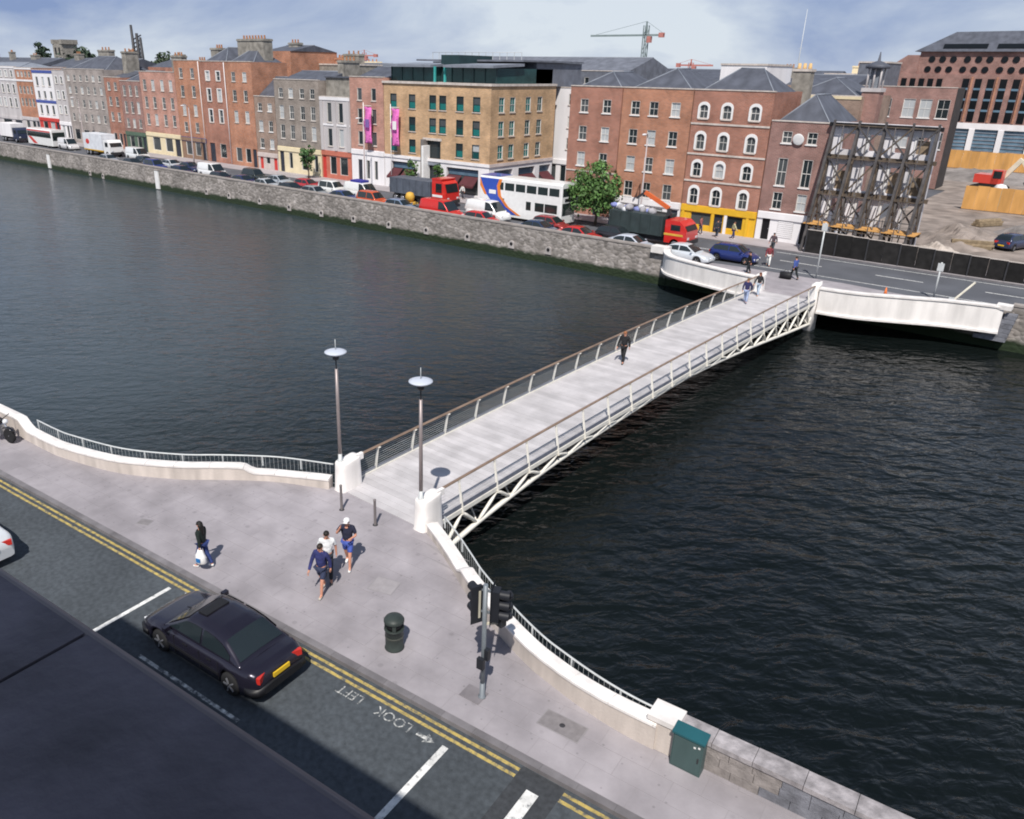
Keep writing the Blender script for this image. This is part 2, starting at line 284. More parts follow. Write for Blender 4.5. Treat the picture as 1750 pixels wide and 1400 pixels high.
# ------------------------------------------------------------------ ground, river, roads
def sheet(name, pts, z, m, kind='structure'):
    mb = MB(); mb.add([(x, y, z) for x, y in pts], [tuple(range(len(pts)))]); o = mb.build(name, m); 
    if kind: o['kind'] = kind
    return o
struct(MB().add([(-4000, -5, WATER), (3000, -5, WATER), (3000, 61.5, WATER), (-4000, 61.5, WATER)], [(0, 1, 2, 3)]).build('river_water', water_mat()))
sheet('far_ground', [(-4000, 61.0), (3000, 61.0), (3000, 6000), (-4000, 6000)], -.12, asph_far)
sheet('near_ground', [N(-400, -300), N(400, -300), N(400, .02), N(-400, .02)], -.145, asph)
struct(MB().add([(*N(-70, -7.2), -.12), (*N(60, -7.2), -.12), (*N(60, -.2), -.12), (*N(-70, -.2), -.12)], [(0, 1, 2, 3)]).build('road', asph))
LW = catmull([N(-60, 1.95), N(-40, 1.95), N(-26, 1.95), N(-21.5, 1.95), (-32.55, 11.28), (-30.82, 11.40), (-29.65, 11.58), (-27.1, 12.31), (-25.03, 13.49), (-23.86, 14.48), (-22.9, 15.26), (-21.91, 15.95), (-20.2, 16.78)])
RW = catmull([(-15.5, 16.95), (-14.27, 16.33), (-13.08, 15.66), (-12.26, 15.2), (-10.58, 14.45), (-9.27, 13.98), (-8.36, 13.78), (-7.5, 13.64), (-6.77, 13.57), (-6.1, 13.56), (-5.45, 13.6)])
RS = [Vector(N(8.0, 2.0)), Vector(N(60, 2.0))]
inner = LW + [Vector((-19.7, 17.2)), Vector((-19.6, 17.1)), Vector((-16.1, 17.1)), Vector((-16, 17.1))] + RW + RS
inST = sorted([ST(p.x, p.y) for p in inner])
def wall_t(s):
    for (s0, t0), (s1, t1) in zip(inST, inST[1:]):
        if s0 <= s <= s1: return t0 + (t1 - t0) * (s - s0) / max(1e-6, s1 - s0)
    return 2.0
# pavement bed (river side of the road) and the quay masonry under it
pav = MB(); pp = [N(s, .0) for s in (60, -60)] + [(p.x, p.y) for p in offset(inner, .2)]
pav.prism(pp, -4.2, -.004); pavement = struct(pav.build('pavement', joint_m))
slabs = {}
cnt = 0
t_rows = [i * .62 for i in range(-0, 11)]
slab_list = []
for ri, t0 in enumerate(t_rows):
    s = -23.5 - (ri % 2) * .6
    while s < 15.5:
        w = 1.2; s1 = s + w
        ta0, ta1 = min(t0 + .62, wall_t(s) + .1), min(t0 + .62, wall_t(s1) + .1)
        if max(ta0, ta1) > t0 + .05 and s1 > -21.5 + 0:
            slab_list.append((s, s1, t0, max(ta0, t0 + .01), max(ta1, t0 + .01)))
        s = s1
slab_list.sort(key=lambda q: -(q[0] + q[1]) + q[2]); print('slabs', len(slab_list))
slab_full = None
rest = MB()
for i, (s0, s1, t0, ta, tb) in enumerate(slab_list):
    g = .004; dz = random.uniform(-.001, .001)
    full = ta > t0 + .615 and tb > t0 + .615
    c = N((s0 + s1) / 2, t0 + .31)
    if full:
        if slab_full is None: slab_full = MB().box(-.6 + g, .6 - g, -.31 + g, .31 - g, -.025, 0).fix('paving_slab')
        obj('paving_slab', slab_full, slab_m, pavement, (c[0], c[1], dz), (0, 0, NA))
    else:
        k = [(-.6 + g, -.31 + g), (.6 - g, -.31 + g), (.6 - g, tb - t0 - .31 - g), (-.6 + g, ta - t0 - .31 - g)]
        MB().prism(k, -.025, 0).build('paving_slab', slab_m, pavement, (c[0], c[1], dz), (0, 0, NA))
kerb = struct(MB().prism([N(60, -.19), N(60, .0), N(-60, .0), N(-60, -.19)], -.3, -.012).build('kerb', joint_m))
ks = MB().box(-.447, .447, -.2, -.004, -.25, .004).fix('kerb_stone')
for i in range(52):
    s = -28 + i * .9
    p = N(s, 0); obj('kerb_stone', ks, kerb_m, kerb, (p[0], p[1], random.uniform(-.002, .002)), (0, 0, NA))
# painted markings
def strip(name, s0, s1, t0, t1, m, z=-.114, z2=None):
    mb = MB(); n = max(1, int(abs(s1 - s0) / 2)); 
    for i in range(n):
        a, b = s0 + (s1 - s0) * i / n, s0 + (s1 - s0) * (i + 1) / n
        mb.add([(*N(a, t0), z), (*N(b, t0), z), (*N(b, t1), z), (*N(a, t1), z)], [(0, 1, 2, 3)])
    o = mb.build(name, m); return struct(o)
for a, b in ((-40, 5.35), (6.45, 30)):
    strip('yellow_line', a, b, -.40, -.31, yellow); strip('yellow_line', a, b, -.60, -.51, yellow)
strip('white_stop_line', -6.62, -6.48, -3.9, -.75, wpaint)
strip('white_stop_line', 3.55, 3.72, -4.9, -.8, wpaint)
strip('white_stop_line', 5.75, 6.05, -5.6, -.72, wpaint, -.110)
strip('road_patch', 5.36, 6.44, -7.2, -.22, asph_dark, -.117)
strip('white_lane_line', -4.7, -.8, -3.12, -3.02, wletter)
def text_mesh(txt, size):
    cu = bpy.data.curves.new('lettering', 'FONT'); cu.body = txt; cu.size = size; cu.align_x = 'LEFT'
    o = bpy.data.objects.new('lettering', cu); C.objects.link(o); dg = bpy.context.evaluated_depsgraph_get(); me = bpy.data.meshes.new_from_object(o.evaluated_get(dg)); bpy.data.objects.remove(o); return me
for txt, s in (('LOOK', 2.68), ('LEFT', 1.15)):
    p = N(s, -.72); o = obj('road_lettering', text_mesh(txt, .46), wletter, None, (p[0], p[1], -.112), (0, 0, NA + math.pi)); o.scale = (.86, .86, 1); struct(o)
ar = MB(); ar.add([(0, -.05, 0), (.25, -.05, 0), (.25, -.15, 0), (.5, 0, 0), (.25, .15, 0), (.25, .05, 0), (0, .05, 0)], [(0, 1, 2, 3, 4, 5, 6)])
p = N(2.85, -.86); struct(ar.build('road_arrow', wletter, None, (p[0], p[1], -.112), (0, 0, NA)))

# ------------------------------------------------------------------ near quay walls, pillars, railings
def prof(P, f): return [f(i / (len(P) - 1), P[i]) for i in range(len(P))]
def quay_wall(name, label, P, hs, thick, face_m, cop_m, cop_step=1.1):
    T = thing(name, label, 'wall')
    out = offset(P, thick); mb = MB()
    mb.loft([[(a.x, a.y, -.1), (a.x, a.y, h - .08), (b.x, b.y, h - .08), (b.x, b.y, -4.2)] for a, b, h in zip(P, out, hs)], True, False)
    mb.build('wall_face', face_m, T)
    ci, co = offset(P, -.03), offset(P, thick + .03)
    i = 0
    while i < len(P) - 1:
        j = i; d = 0
        while j < len(P) - 1 and d < cop_step: d += (P[j + 1] - P[j]).length; j += 1
        rings = []
        for k in range(i, j + 1):
            a, b = ci[k].copy(), co[k].copy(); tdir = (P[min(k + 1, len(P) - 1)] - P[max(k - 1, 0)]).normalized(); sh = .006 if k == i else (-.006 if k == j else 0)
            a += tdir * sh; b += tdir * sh; h = hs[k]; m_ = (a + b) / 2
            rings.append([(a.x, a.y, h - .085), (a.x, a.y, h - .015), (m_.x, m_.y, h + .012), (b.x, b.y, h - .015), (b.x, b.y, h - .085)])
        MB().loft(rings, True, False).build('coping_stone', cop_m, T); i = j
    return T
def smooth(a, b, x): x = max(0, min(1, (x - a) / (b - a))); return x * x * (3 - 2 * x)
hsL = [.86 - .36 * smooth(-32.9, -32.3, p.x) + .08 * smooth(-30, -25, p.x) - .22 * smooth(-23.15, -22.75, p.x) + .07 * smooth(-22, -20.2, p.x) for p in LW]
quay_wall('quay_wall', 'pale curved quay wall sweeping from the left edge to the left lamp pillar', LW, hsL, .34, stone_t, coping_w)
hsR = [.38 + .20 * smooth(-13.1, -12.75, p.x) + .02 * smooth(-12, -9, p.x) + .14 * smooth(-8.5, -5.5, p.x) for p in RW]
quay_wall('quay_wall', 'pale curved quay wall from the right lamp pillar down to the teal cabinet', RW, hsR, .34, stone_t, coping_w)
# straight block parapet beyond the pier
T = thing('block_parapet', 'straight grey block parapet with coping stones behind the teal cabinet', 'wall', (*N(8.02, 2.0), 0), NA)
MB().box(0, 50, .02, .38, -4.2, .7).build('wall_core', joint_m, T)
blk_m = mat('parapet_block', (.27, .245, .235), .9, .3, 3.5, bump=.6, rnd=.07); blk2 = mat('parapet_block_dark', (.17, .175, .20), .9, .35, 3, bump=.6, rnd=.07); cop2 = mat('parapet_coping', (.31, .29, .30), .85, .38, 4, bump=.6, bscale=12, rnd=.1)
for r_ in range(3):
    x = 0 - (r_ % 2) * .3; k = 0
    while x < 9:
        w = random.uniform(.5, .75); a, b = max(0, x), x + w
        MB().box(a + .006, b - .006, -.006 - random.uniform(0, .012), .03, r_ * .235 + .004, r_ * .235 + .229).build('stone_block', blk2 if a > 1.75 + .1 * r_ else blk_m, T); x = b
MB().box(9, 50, -.01, .03, 0, .7).build('wall_face', blk2, T)
x = 0
while x < 12:
    w = random.uniform(.75, 1.05); dz = random.uniform(-.008, .008)
    MB().box(x + .006, x + w - .006, -.05, .44, .705 + dz, .83 + dz).build('coping_stone', cop2, T); x += w
MB().box(12.2, 50, -.05, .44, .705, .83).build('coping_stone', cop2, T)
T = thing('end_pier', 'square pale stone pier ending the curved wall beside the teal cabinet', 'pier', (*N(7.4, 1.93), 0), NA)
MB().box(-.02, .6, -.06, .46, -4.2, .8).build('pier_shaft', stone_t, T); MB().box(-.06, .64, -.1, .5, .8, .93).build('pier_cap', coping_w, T)

def railing(label, P, h, step=1.5):
    T = thing('quay_railing', label, 'railing'); P = [Vector((p.x, p.y)) for p in P]
    MB().tube([(p.x, p.y, h) for p in P], .028, 6).build('top_rail', steel, T); MB().tube([(p.x, p.y, .02) for p in P], .018, 5).build('bottom_rail', steel, T)
    # posts and bars at even spacing
    acc = 0; L = [0]
    for a, b in zip(P, P[1:]): L.append(L[-1] + (b - a).length)
    def at(d):
        for i in range(len(P) - 1):
            if L[i + 1] >= d: return P[i].lerp(P[i + 1], (d - L[i]) / max(1e-6, L[i + 1] - L[i]))
        return P[-1]
    d = .05; pm = None
    while d < L[-1]:
        q = at(d)
        if pm is None: pm = MB().box(-.02, .02, -.02, .02, -.4, 0).fix('rail_post')
        obj('rail_post', pm, steel, T, (q.x, q.y, h)); d += step
    bars = MB(); d = .1
    while d < L[-1]: q = at(d); bars.box(q.x - .003, q.x + .003, q.y - .003, q.y + .003, .02, h); d += .16
    tag(bars.build('balusters', steel, T), kind='stuff')
lo = offset(LW, .47); ro = offset(RW, .47)
railing('thin grey steel railing outside the left curved quay wall', [p for p in lo if p.x > -32.4], .80)
railing('thin grey steel railing outside the right curved quay wall', ro[2:], .74)

def lamp_pillar(x, y, label, far=False):
    T = thing('bridge_pillar', label, 'pillar', (x, y, 0))
    rings = []
    for z, k in ((-4.2 if not far else -2.6, 1.06), (0, 1.06), (.06, 1.0), (.85, .93), (1.06, .92), (1.12, .86), (1.13, .6)):
        rg = []
        for i in range(28):
            a = 2 * math.pi * i / 28; c_, s_ = math.cos(a), math.sin(a); e = .5
            rg.append((.29 * k * math.copysign(abs(c_) ** e, c_), .52 * k * math.copysign(abs(s_) ** e, s_), z + (.07 * smooth(-.3, .9, s_) if z > .8 else 0)))
        rings.append(rg)
    MB().loft(rings).build('pillar_shaft', stone_w, T)
    MB().box(.08, .2, .25, .6, 1.0, 1.24).build('rail_block', stone_w, T)
    return T
lamp_pillar(-19.85, 17.42, 'white rounded pillar at the near left end of the bridge under a lamp')
lamp_pillar(-15.85, 17.38, 'white rounded pillar at the near right end of the bridge under a lamp')
lamp_pillar(-19.85, 56.95, 'white rounded pillar at the far left end of the bridge', True)
lamp_pillar(-15.92, 56.8, 'white rounded pillar at the far right end of the bridge', True)
def bridge_lamp(x, y, label):
    T = thing('street_lamp', label, 'street lamp', (x, y, 1.12), 0, 'disc lamps at the bridge end')
    pm_ = mat('lamp_post_paint', (.30, .255, .25), .4, .1, 3, .3)
    MB().lathe([(.11, 0), (.11, .05), (.075, .08), (.07, .3)], 14).build('lamp_base', steel, T)
    MB().tube([(0, 0, .05), (0, 0, 3.55)], [.07, .055], 12).build('pole', pm_, T); MB().tube([(0, 0, 3.5), (0, 0, 3.98)], [.025, .02], 8).build('neck', dsteel, T)
    MB().lathe([(.03, 4.0), (.16, 4.04), (.30, 4.11), (.385, 4.16), (.375, 4.185), (.25, 4.23), (.05, 4.25)], 28).build('disc_reflector', mat('lamp_disc', (.52, .56, .64), .35, .05), T)
    MB().lathe([(.02, 3.86), (.1, 3.9), (.12, 3.97), (.1, 4.02)], 14).build('lamp_head', dsteel, T)
    MB().tube([(0, 0, 4.22), (0, 0, 4.62)], [.018, .01], 6).build('spike', steel, T)
bridge_lamp(-19.93, 17.14, 'tall disc lamp on the left bridge pillar'); bridge_lamp(-15.9, 17.08, 'tall disc lamp on the right bridge pillar, nearer the camera')

# ------------------------------------------------------------------ footbridge
BX, Y0, Y1 = -17.86, 17.05, 56.75
def zd(y): u = (y - Y0) / (Y1 - Y0); return .02 + .24 * 4 * u * (1 - u)
zc_pts = [(0, -1.62), (1.6, -1.3), (3, -1.05), (5, -.80), (7, -.58), (10, -.37), (13, -.24), (17, -.12), (20, -.10), (23.5, -.26), (28.4, -.6), (34.4, -1.15), (39.7, -1.6)]
def zc(y):
    v = y - Y0
    for (a, za), (b, zb) in zip(zc_pts, zc_pts[1:]):
        if v <= b: return za + (zb - za) * (v - a) / (b - a)
    return zc_pts[-1][1]
BR = thing('footbridge', 'white steel arched footbridge with plank deck and bronze handrails across the river', 'bridge', (BX, 0, 0))
fascia_m = mat('fascia_steel', (.17, .185, .235), .5, .15, 3, .2)
deck_m = mat('deck_plank', (.50, .48, .488), .75, .16, 1.1, rnd=.09, world_tex=True)
plank = MB().box(-2.08, 2.08, -.148, .148, -.05, 0).fix('deck_plank'); y = Y0 + .15; k = 0
while y < Y1:
    sl = math.atan((zd(y + .1) - zd(y - .1)) / .2); obj('deck_plank', plank, deck_m, BR, (0, y, zd(y) + random.uniform(-.002, .002)), (sl, 0, 0)); y += .305; k += 1
ys = [Y0 + i * (Y1 - Y0) / 60 for i in range(61)]
def sweep(ring, z_of=zd): return [[(x, yy, z_of(yy) + z) for x, z in ring] for yy in ys]
for sgn, side in ((-1, 'left'), (1, 'right')):
    MB().loft(sweep([(sgn * 2.09, -.02), (sgn * 2.09, .05), (sgn * 2.14, .05), (sgn * 2.14, -.02)]), True, False).build('deck_edge', wsteel, BR)
    MB().loft(sweep([(sgn * 2.10, -.03), (sgn * 2.10, -.20), (sgn * 2.2, -.20), (sgn * 2.2, -.03)]), True, False).build('edge_beam', wsteel, BR)
    MB().loft(sweep([(sgn * 2.145, -.02), (sgn * 2.145, .15), (sgn * 2.165, .15), (sgn * 2.165, -.02)]), True, False).build('edge_fascia', fascia_m, BR)
    rr = MB(); rr.loft([[(sgn * 1.99 + .062 * math.cos(2 * math.pi * q / 10), yy, zd(yy) + 1.05 + .04 * math.sin(2 * math.pi * q / 10)) for q in range(10)] for yy in [Y0 + .25] + ys[1:-1] + [Y1 - .2]]); rr.build('handrail', bronze, BR)
    wires = MB()
    for w in range(9):
        f = w / 9; wires.tube([(sgn * (2.11 - .11 * f), yy, zd(yy) + .12 + .9 * f) for yy in ys[::3]], .006, 4)
    tag(wires.build('infill_wires', steel, BR), kind='stuff')
    post = MB(); post.add([(sgn * a, yy, z) for yy in (-.02, .02) for a, z in ((1.96, 1.03), (2.04, 1.03), (2.27, -.26), (2.17, -.30))], [(0, 1, 2, 3), (7, 6, 5, 4), (0, 4, 5, 1), (1, 5, 6, 2), (2, 6, 7, 3), (3, 7, 4, 0)]); post.box(min(sgn * 1.9, sgn * 2.05), max(sgn * 1.9, sgn * 2.05), -.05, .05, .98, 1.02)
    pm = post.fix('rail_post')
    for i in range(20):
        yy = 18.97 + 2.0 * i - (.0 if i else 0)
        if yy < Y1 - .2: obj('rail_post', pm, wsteel, BR, (0, yy, zd(yy)))
    MB().tube([(sgn * 2.05, yy, zc(yy)) for yy in ys], .10, 10).build('bottom_chord', wsteel, BR)
    for i in range(20):
        yy = 18.0 + 2.0 * i
        if yy > Y1 - .4: continue
        c_ = Vector((sgn * 2.05, yy, zc(yy)))
        for dy in (-1.0, .97):
            e = Vector((sgn * 2.16, yy + dy, zd(yy) - .24)); st = MB(); d = (e - c_); st.tube([c_, c_ + d * .25, c_ + d * .75, e], [.035, .07, .07, .035], 7); st.build('truss_strut', wsteel, BR)
        st = MB(); e = Vector((sgn * .35, yy + .97, zd(yy) - .3)); st.tube([c_, e], .035, 6); st.build('truss_strut', wsteel, BR)
        st = MB(); e = Vector((sgn * .35, yy - 1.0, zd(yy) - .3)); st.tube([c_, e], .035, 6); st.build('truss_strut', wsteel, BR)
MB().loft(sweep([(-.4, -.07), (-.4, -.42), (.4, -.42), (.4, -.07)]), True, False).build('spine_beam', wsteel, BR)
cb_ = MB().box(-2.1, 2.1, -.05, .05, -.30, -.06).fix('cross_beam')
for i in range(20):
    yy = 18.97 + 2 * i
    if yy < Y1: obj('cross_beam', cb_, wsteel, BR, (0, yy, zd(yy)))

# ------------------------------------------------------------------ far quay
qm = quay_mat(); far_cop = mat('far_coping', (.31, .28, .26), .9, .25, .8)
def far_wall(label, x0, x1):
    T = thing('river_wall', label, 'wall', (x0, 60.9, 0)); L = x1 - x0
    MB().add([(0, 0, .86), (L, 0, .86), (L, -.12, -4.5), (0, -.12, -4.5), (0, .5, .86), (L, .5, .86), (L, .5, -4.5), (0, .5, -4.5)], [(0, 3, 2, 1), (0, 1, 5, 4), (4, 5, 6, 7), (0, 4, 7, 3), (1, 2, 6, 5)]).build('wall_face', qm, T)
    n = int(L / 1.25) if L < 130 else 104; cm = MB().box(.01, 1.24, -.05, .55, .87, 1.0).fix('coping_stone')
    for i in range(n): obj('coping_stone', cm, far_cop, T, (L - (i + 1) * 1.25, random.uniform(-.01, .01), random.uniform(-.012, .012)))
    if n * 1.25 < L - 1: MB().box(0, L - n * 1.25 - .01, -.05, .55, .87, 1.0).build('coping_stone', far_cop, T)
    return T
fwl = far_wall('long grey stone river wall with green weed at the waterline, left of the bridge', -235, -29.0)
far_wall('grey stone river wall at the right edge beyond the white wing', -5.4, 60)
stain = mat('lime_stain', (.42, .385, .37), .9, .2, 2)
for x, z in ((-83.6, -1.2), (-77.9, -1.3), (-72.1, -1.3), (-66.7, -1.25), (-61.2, -1.2), (-55.8, -1.1), (-50.3, -1.0), (-44.9, -.95), (-40.7, -.9), (-95, -1.2), (-90, -1.2), (-126.5, -1.6), (-122.5, -1.7)):
    q = MB(); q.extr_y([(x + .32 * math.cos(a), z + .1 + .34 * math.sin(a)) for a in [math.pi * i / 8 for i in range(9)]] + [(x - .32, z - .3), (x + .32, z - .3)], -.14, .1)
    q2 = MB(); q2.extr_y([(x + .17 * math.cos(2 * math.pi * i / 10), z + .12 + .17 * math.sin(2 * math.pi * i / 10)) for i in range(10)], -.16, .1)
    D = q.build('drain_outlet', stain, fwl, (235, 0, 0)); q2.build('drain_hole', black, D)
for x, z0, z1, lb in ((-106.8, -1.95, .55, 'white tide board fixed on the river wall below the white van'), (-140.0, -1.9, .3, 'white tide board fixed on the river wall near the left edge')):
    T = thing('tide_board', lb, 'board', (x, 60.74, 0)); MB().box(-.45, .45, -.1, .08, z0, z1).build('board', white, T); MB().box(-.5, .5, -.14, .08, z1, z1 + .1).build('cap', far_cop, T)
# white wings at the far landing
def wing(label, P, z0, z1):
    P = catmull(P, 5); T = thing('landing_wing', label, 'wall'); o_ = offset(P, .42)
    MB().loft([[(a.x, a.y, z0), (a.x, a.y, z1 - .1), (b.x, b.y, z1 - .1), (b.x, b.y, z0)] for a, b in zip(P, o_)], True, False).build('wall_face', stone_w, T)
    i_, q_ = offset(P, -.07), offset(P, .5)
    MB().loft([[(a.x, a.y, z1 - .1), (a.x, a.y, z1), (b.x, b.y, z1), (b.x, b.y, z1 - .1)] for a, b in zip(i_, q_)], True, False).build('coping', coping_w, T)
    MB().loft([[(a.x, a.y, z0 - .14), (a.x, a.y, z0), (b.x, b.y, z0), (b.x, b.y, z0 - .14)] for a, b in zip(offset(P, -.12), o_)], True, False).build('bottom_ledge', coping_w, T)
    return T
wing('white curved landing wing wall left of the far bridge end', [(-29.3, 60.7), (-28.2, 58.9), (-26.4, 57.9), (-23, 56.95), (-20.2, 56.5)], -.42, 1.0)
wl_ = wing('white curved landing wing wall right of the far bridge end', [(-15.55, 56.4), (-13.2, 56.75), (-10.6, 57.9), (-8.2, 59.0), (-5.3, 59.7)], -.62, 1.0)
MB().box(-5.75, -4.9, 59.6, 60.4, .82, 1.09).build('end_block', coping_w, wl_)
MB().box(-30.4, -29.0, 60.5, 61.4, .6, 1.15).build('end_block', coping_w, wl_)
qs = MB()
for i in range(6): qs.box(-6.6 + i * .28, -4.8 + i * .05, 59.9, 60.6, -1.3 + i * .3, -1.02 + i * .3)
qs.build('quoin_stone', blk2, wl_)
sheet('landing_pavement', [(-29.3, 61), (-28.0, 59.1), (-26.3, 58.1), (-23, 57.2), (-20.2, 56.72), (-15.5, 56.72), (-13.1, 57.0), (-10.5, 58.2), (-8, 59.3), (-5, 60.0), (-5, 62.2), (-16, 63.4), (-24, 63.2), (-29, 62.6)], -.0, slab_m)
struct(MB().prism([(-29.0, 61), (-27.9, 59.4), (-26.2, 58.4), (-23, 57.4), (-20.2, 57), (-15.5, 57), (-13.1, 57.2), (-10.5, 58.4), (-8, 59.5), (-5.3, 60.2), (-5.3, 61.4), (-29, 61.4)], -.6, -.01).build('landing_slab', stone_t))
struct(MB().box(-29.2, -5.3, 60.9, 61.4, -4.5, -.13).build('landing_abutment', qm))
struct(MB().box(-240, 60, 72.6, 76.2, -.12, .0).build('far_pavement', mat('far_paving', (.36, .33, .34), .9, .15, .3)))
struct(MB().box(-240, 60, 72.42, 72.6, -.12, .003).build('far_kerb', kerb_m))
for i in range(24):
    x = -150 + i * 7.5; struct(MB().add([(x, 68.45, -.114), (x + 3.4, 68.45, -.114), (x + 3.4, 68.6, -.114), (x, 68.6, -.114)], [(0, 1, 2, 3)]).build('far_lane_dash', wpaint))
for y_ in (65.0, 71.7): struct(MB().add([(-24, y_, -.114), (40, y_, -.114), (40, y_ + .12, -.114), (-24, y_ + .12, -.114)], [(0, 1, 2, 3)]).build('far_road_line', wpaint))

# ------------------------------------------------------------------ building the picture was taken from
T = thing('roof_ledge', 'dark granite roof ledge of the building in the near left corner', 'building', (*N(0, 0), 0), NA)
ledge_m = mat('ledge_granite', (.135, .12, .138), .6, .42, 3.0, bump=.2, bscale=30, rnd=.1)
MB().box(-2.06, 60, -40, -11.75, -.14, 12.8).build('wall', rend_g, T)
for i in range(-1, 14):
    a = 10.12 + (i - 7) * 1.5; MB().add([(a + .006, -13.4, 12.78), (a + 1.494, -13.4, 12.78), (a + 1.494, -11.39, 12.78), (a + .006, -11.39, 12.78), (a + .006, -13.4, 13.0), (a + 1.494, -13.4, 13.0), (a + 1.494, -11.39, 12.99), (a + .006, -11.39, 12.99)], [(0, 3, 2, 1), (4, 5, 6, 7), (0, 1, 5, 4), (1, 2, 6, 5), (2, 3, 7, 6), (3, 0, 4, 7)]).build('coping_slab', ledge_m, T)
MB().tube([(-2, -11.39, 12.975), (60, -11.39, 12.975)], .018, 8).build('nosing', mat('ledge_nosing', (.17, .145, .155), .4, .2, 3), T)
MB().box(-.95, 60, -24, -13.4, 12.8, 16.25).build('attic_storey', rend_g, T)

# ------------------------------------------------------------------ buildings
WIN = {}
def window_meshes(w, h, style):
    key = (round(w, 2), round(h, 2), style)
    if key in WIN: return WIN[key]
    f = MB(); t = .06
    f.box(-w / 2, -w / 2 + t, .06, .14, 0, h); f.box(w / 2 - t, w / 2, .06, .14, 0, h); f.box(-w / 2 + t, w / 2 - t, .06, .14, h - t, h); f.box(-w / 2 + t, w / 2 - t, .06, .14, 0, t)
    f.box(-w / 2 + .001, -w / 2 + .025, .004, .06, 0, h); f.box(w / 2 - .025, w / 2 - .001, .004, .06, 0, h); f.box(-w / 2 + .035, w / 2 - .035, .004, .06, h - .035, h - .001)
    if style != 'plain': f.box(-w / 2 + t, w / 2 - t, .07, .13, h * .5 - .03, h * .5 + .03)
    if style in ('sash', 'arch'): f.box(-.018, .018, .08, .125, t, h * .5 - .03); f.box(-.018, .018, .08, .125, h * .5 + .03, h - t)
    p = MB().box(-w / 2 + .02, w / 2 - .02, .11, .12, .02, h - .02); s = MB().box(-w / 2 - .09, w / 2 + .09, -.09, .1, -.1, -.002)
    r = None
    if style == 'arch':
        r = MB(); a_ = [(-w / 2 - .16, -.0), (-w / 2 - .16, h * .78)] + [(-(w / 2 + .16) * math.cos(math.pi * i / 8), h * .78 + (h * .22 + .2) * math.sin(math.pi * i / 8)) for i in range(1, 8)] + [(w / 2 + .16, h * .78), (w / 2 + .16, 0)]
        b_ = [(-w / 2 + .02, 0), (-w / 2 + .02, h * .72)] + [(-(w / 2 - .02) * math.cos(math.pi * i / 8), h * .72 + h * .22 * math.sin(math.pi * i / 8)) for i in range(1, 8)] + [(w / 2 - .02, h * .72), (w / 2 - .02, 0)]
        for (p1, p2, p3, p4) in zip(a_, a_[1:], b_[1:], b_): r.extr_y([p1, p2, p3, p4], -.06, .05)
    elif style == 'surround':
        r = MB(); r.box(-w / 2 - .14, -w / 2 + .01, -.05, .05, 0, h + .12); r.box(w / 2 - .01, w / 2 + .14, -.05, .05, 0, h + .12); r.box(-w / 2 + .01, w / 2 - .01, -.05, .05, h, h + .12)
    WIN[key] = (f.fix('window'), p.fix('pane'), s.fix('sill'), r.fix('surround') if r else None); return WIN[key]
def add_window(T, x, z, w, h, style='sash', fm=None, gm=None, sm=None, sill=True, rot=0, y=0):
    f, p, s, r = window_meshes(w, h, style)
    o = obj('window', f, fm if fm and fm is not white else sash_w, T, (x, y, z), (0, 0, rot) if rot else None); obj('pane', p, gm or glass, o)
    if sill: obj('sill', s, sm or stone_t, o)
    if r: obj('surround', r, sm or white, o)
    return o
def wall_grid(mb, x0, x1, z0, z1, ops, d=.14, flip=None):
    """wall in the plane y=0 with real openings; flip maps (x,y,z) elsewhere"""
    xs = sorted({x0, x1} | {v for o in ops for v in o[:2]}); zs = sorted({z0, z1} | {v for o in ops for v in o[2:4]}); F = flip or (lambda a, b, c: (a, b, c))
    for a, b in zip(xs, xs[1:]):
        for c, e in zip(zs, zs[1:]):
            mx_, mz = (a + b) / 2, (c + e) / 2
            if any(o[0] < mx_ < o[1] and o[2] < mz < o[3] for o in ops): continue
            mb.add([F(a, 0, c), F(b, 0, c), F(b, 0, e), F(a, 0, e)], [(0, 1, 2, 3)])
    for o in ops:
        a, b, c, e = o[:4]
        mb.add([F(a, 0, c), F(b, 0, c), F(b, 0, e), F(a, 0, e), F(a, d, c), F(b, d, c), F(b, d, e), F(a, d, e)], [(0, 4, 5, 1), (1, 5, 6, 2), (2, 6, 7, 3), (3, 7, 4, 0)])
def chimney(T, x, y, w, d, z0, z1, m=None, pots=3, along='x'):
    c = MB(); c.box(x - w / 2, x + w / 2, y - d / 2, y + d / 2, z0, z1 - .3); c.box(x - w / 2 - .1, x + w / 2 + .1, y - d / 2 - .1, y + d / 2 + .1, z1 - .3, z1 - .08); c.box(x - w / 2 - .04, x + w / 2 + .04, y - d / 2 - .04, y + d / 2 + .04, z1 - .08, z1)
    o = c.build('chimney', m or chim_m, T); pm = MB().lathe([(.14, 0), (.16, .05), (.11, .4), (.14, .44), (.14, .5)], 8).fix('chimney_pot')
    for i in range(pots):
        t = (i + .5) / pots - .5; obj('chimney_pot', pm, pot_m, o, (x + (t * w * .9 if along == 'x' else 0), y + (t * d * .9 if along == 'y' else 0), z1))
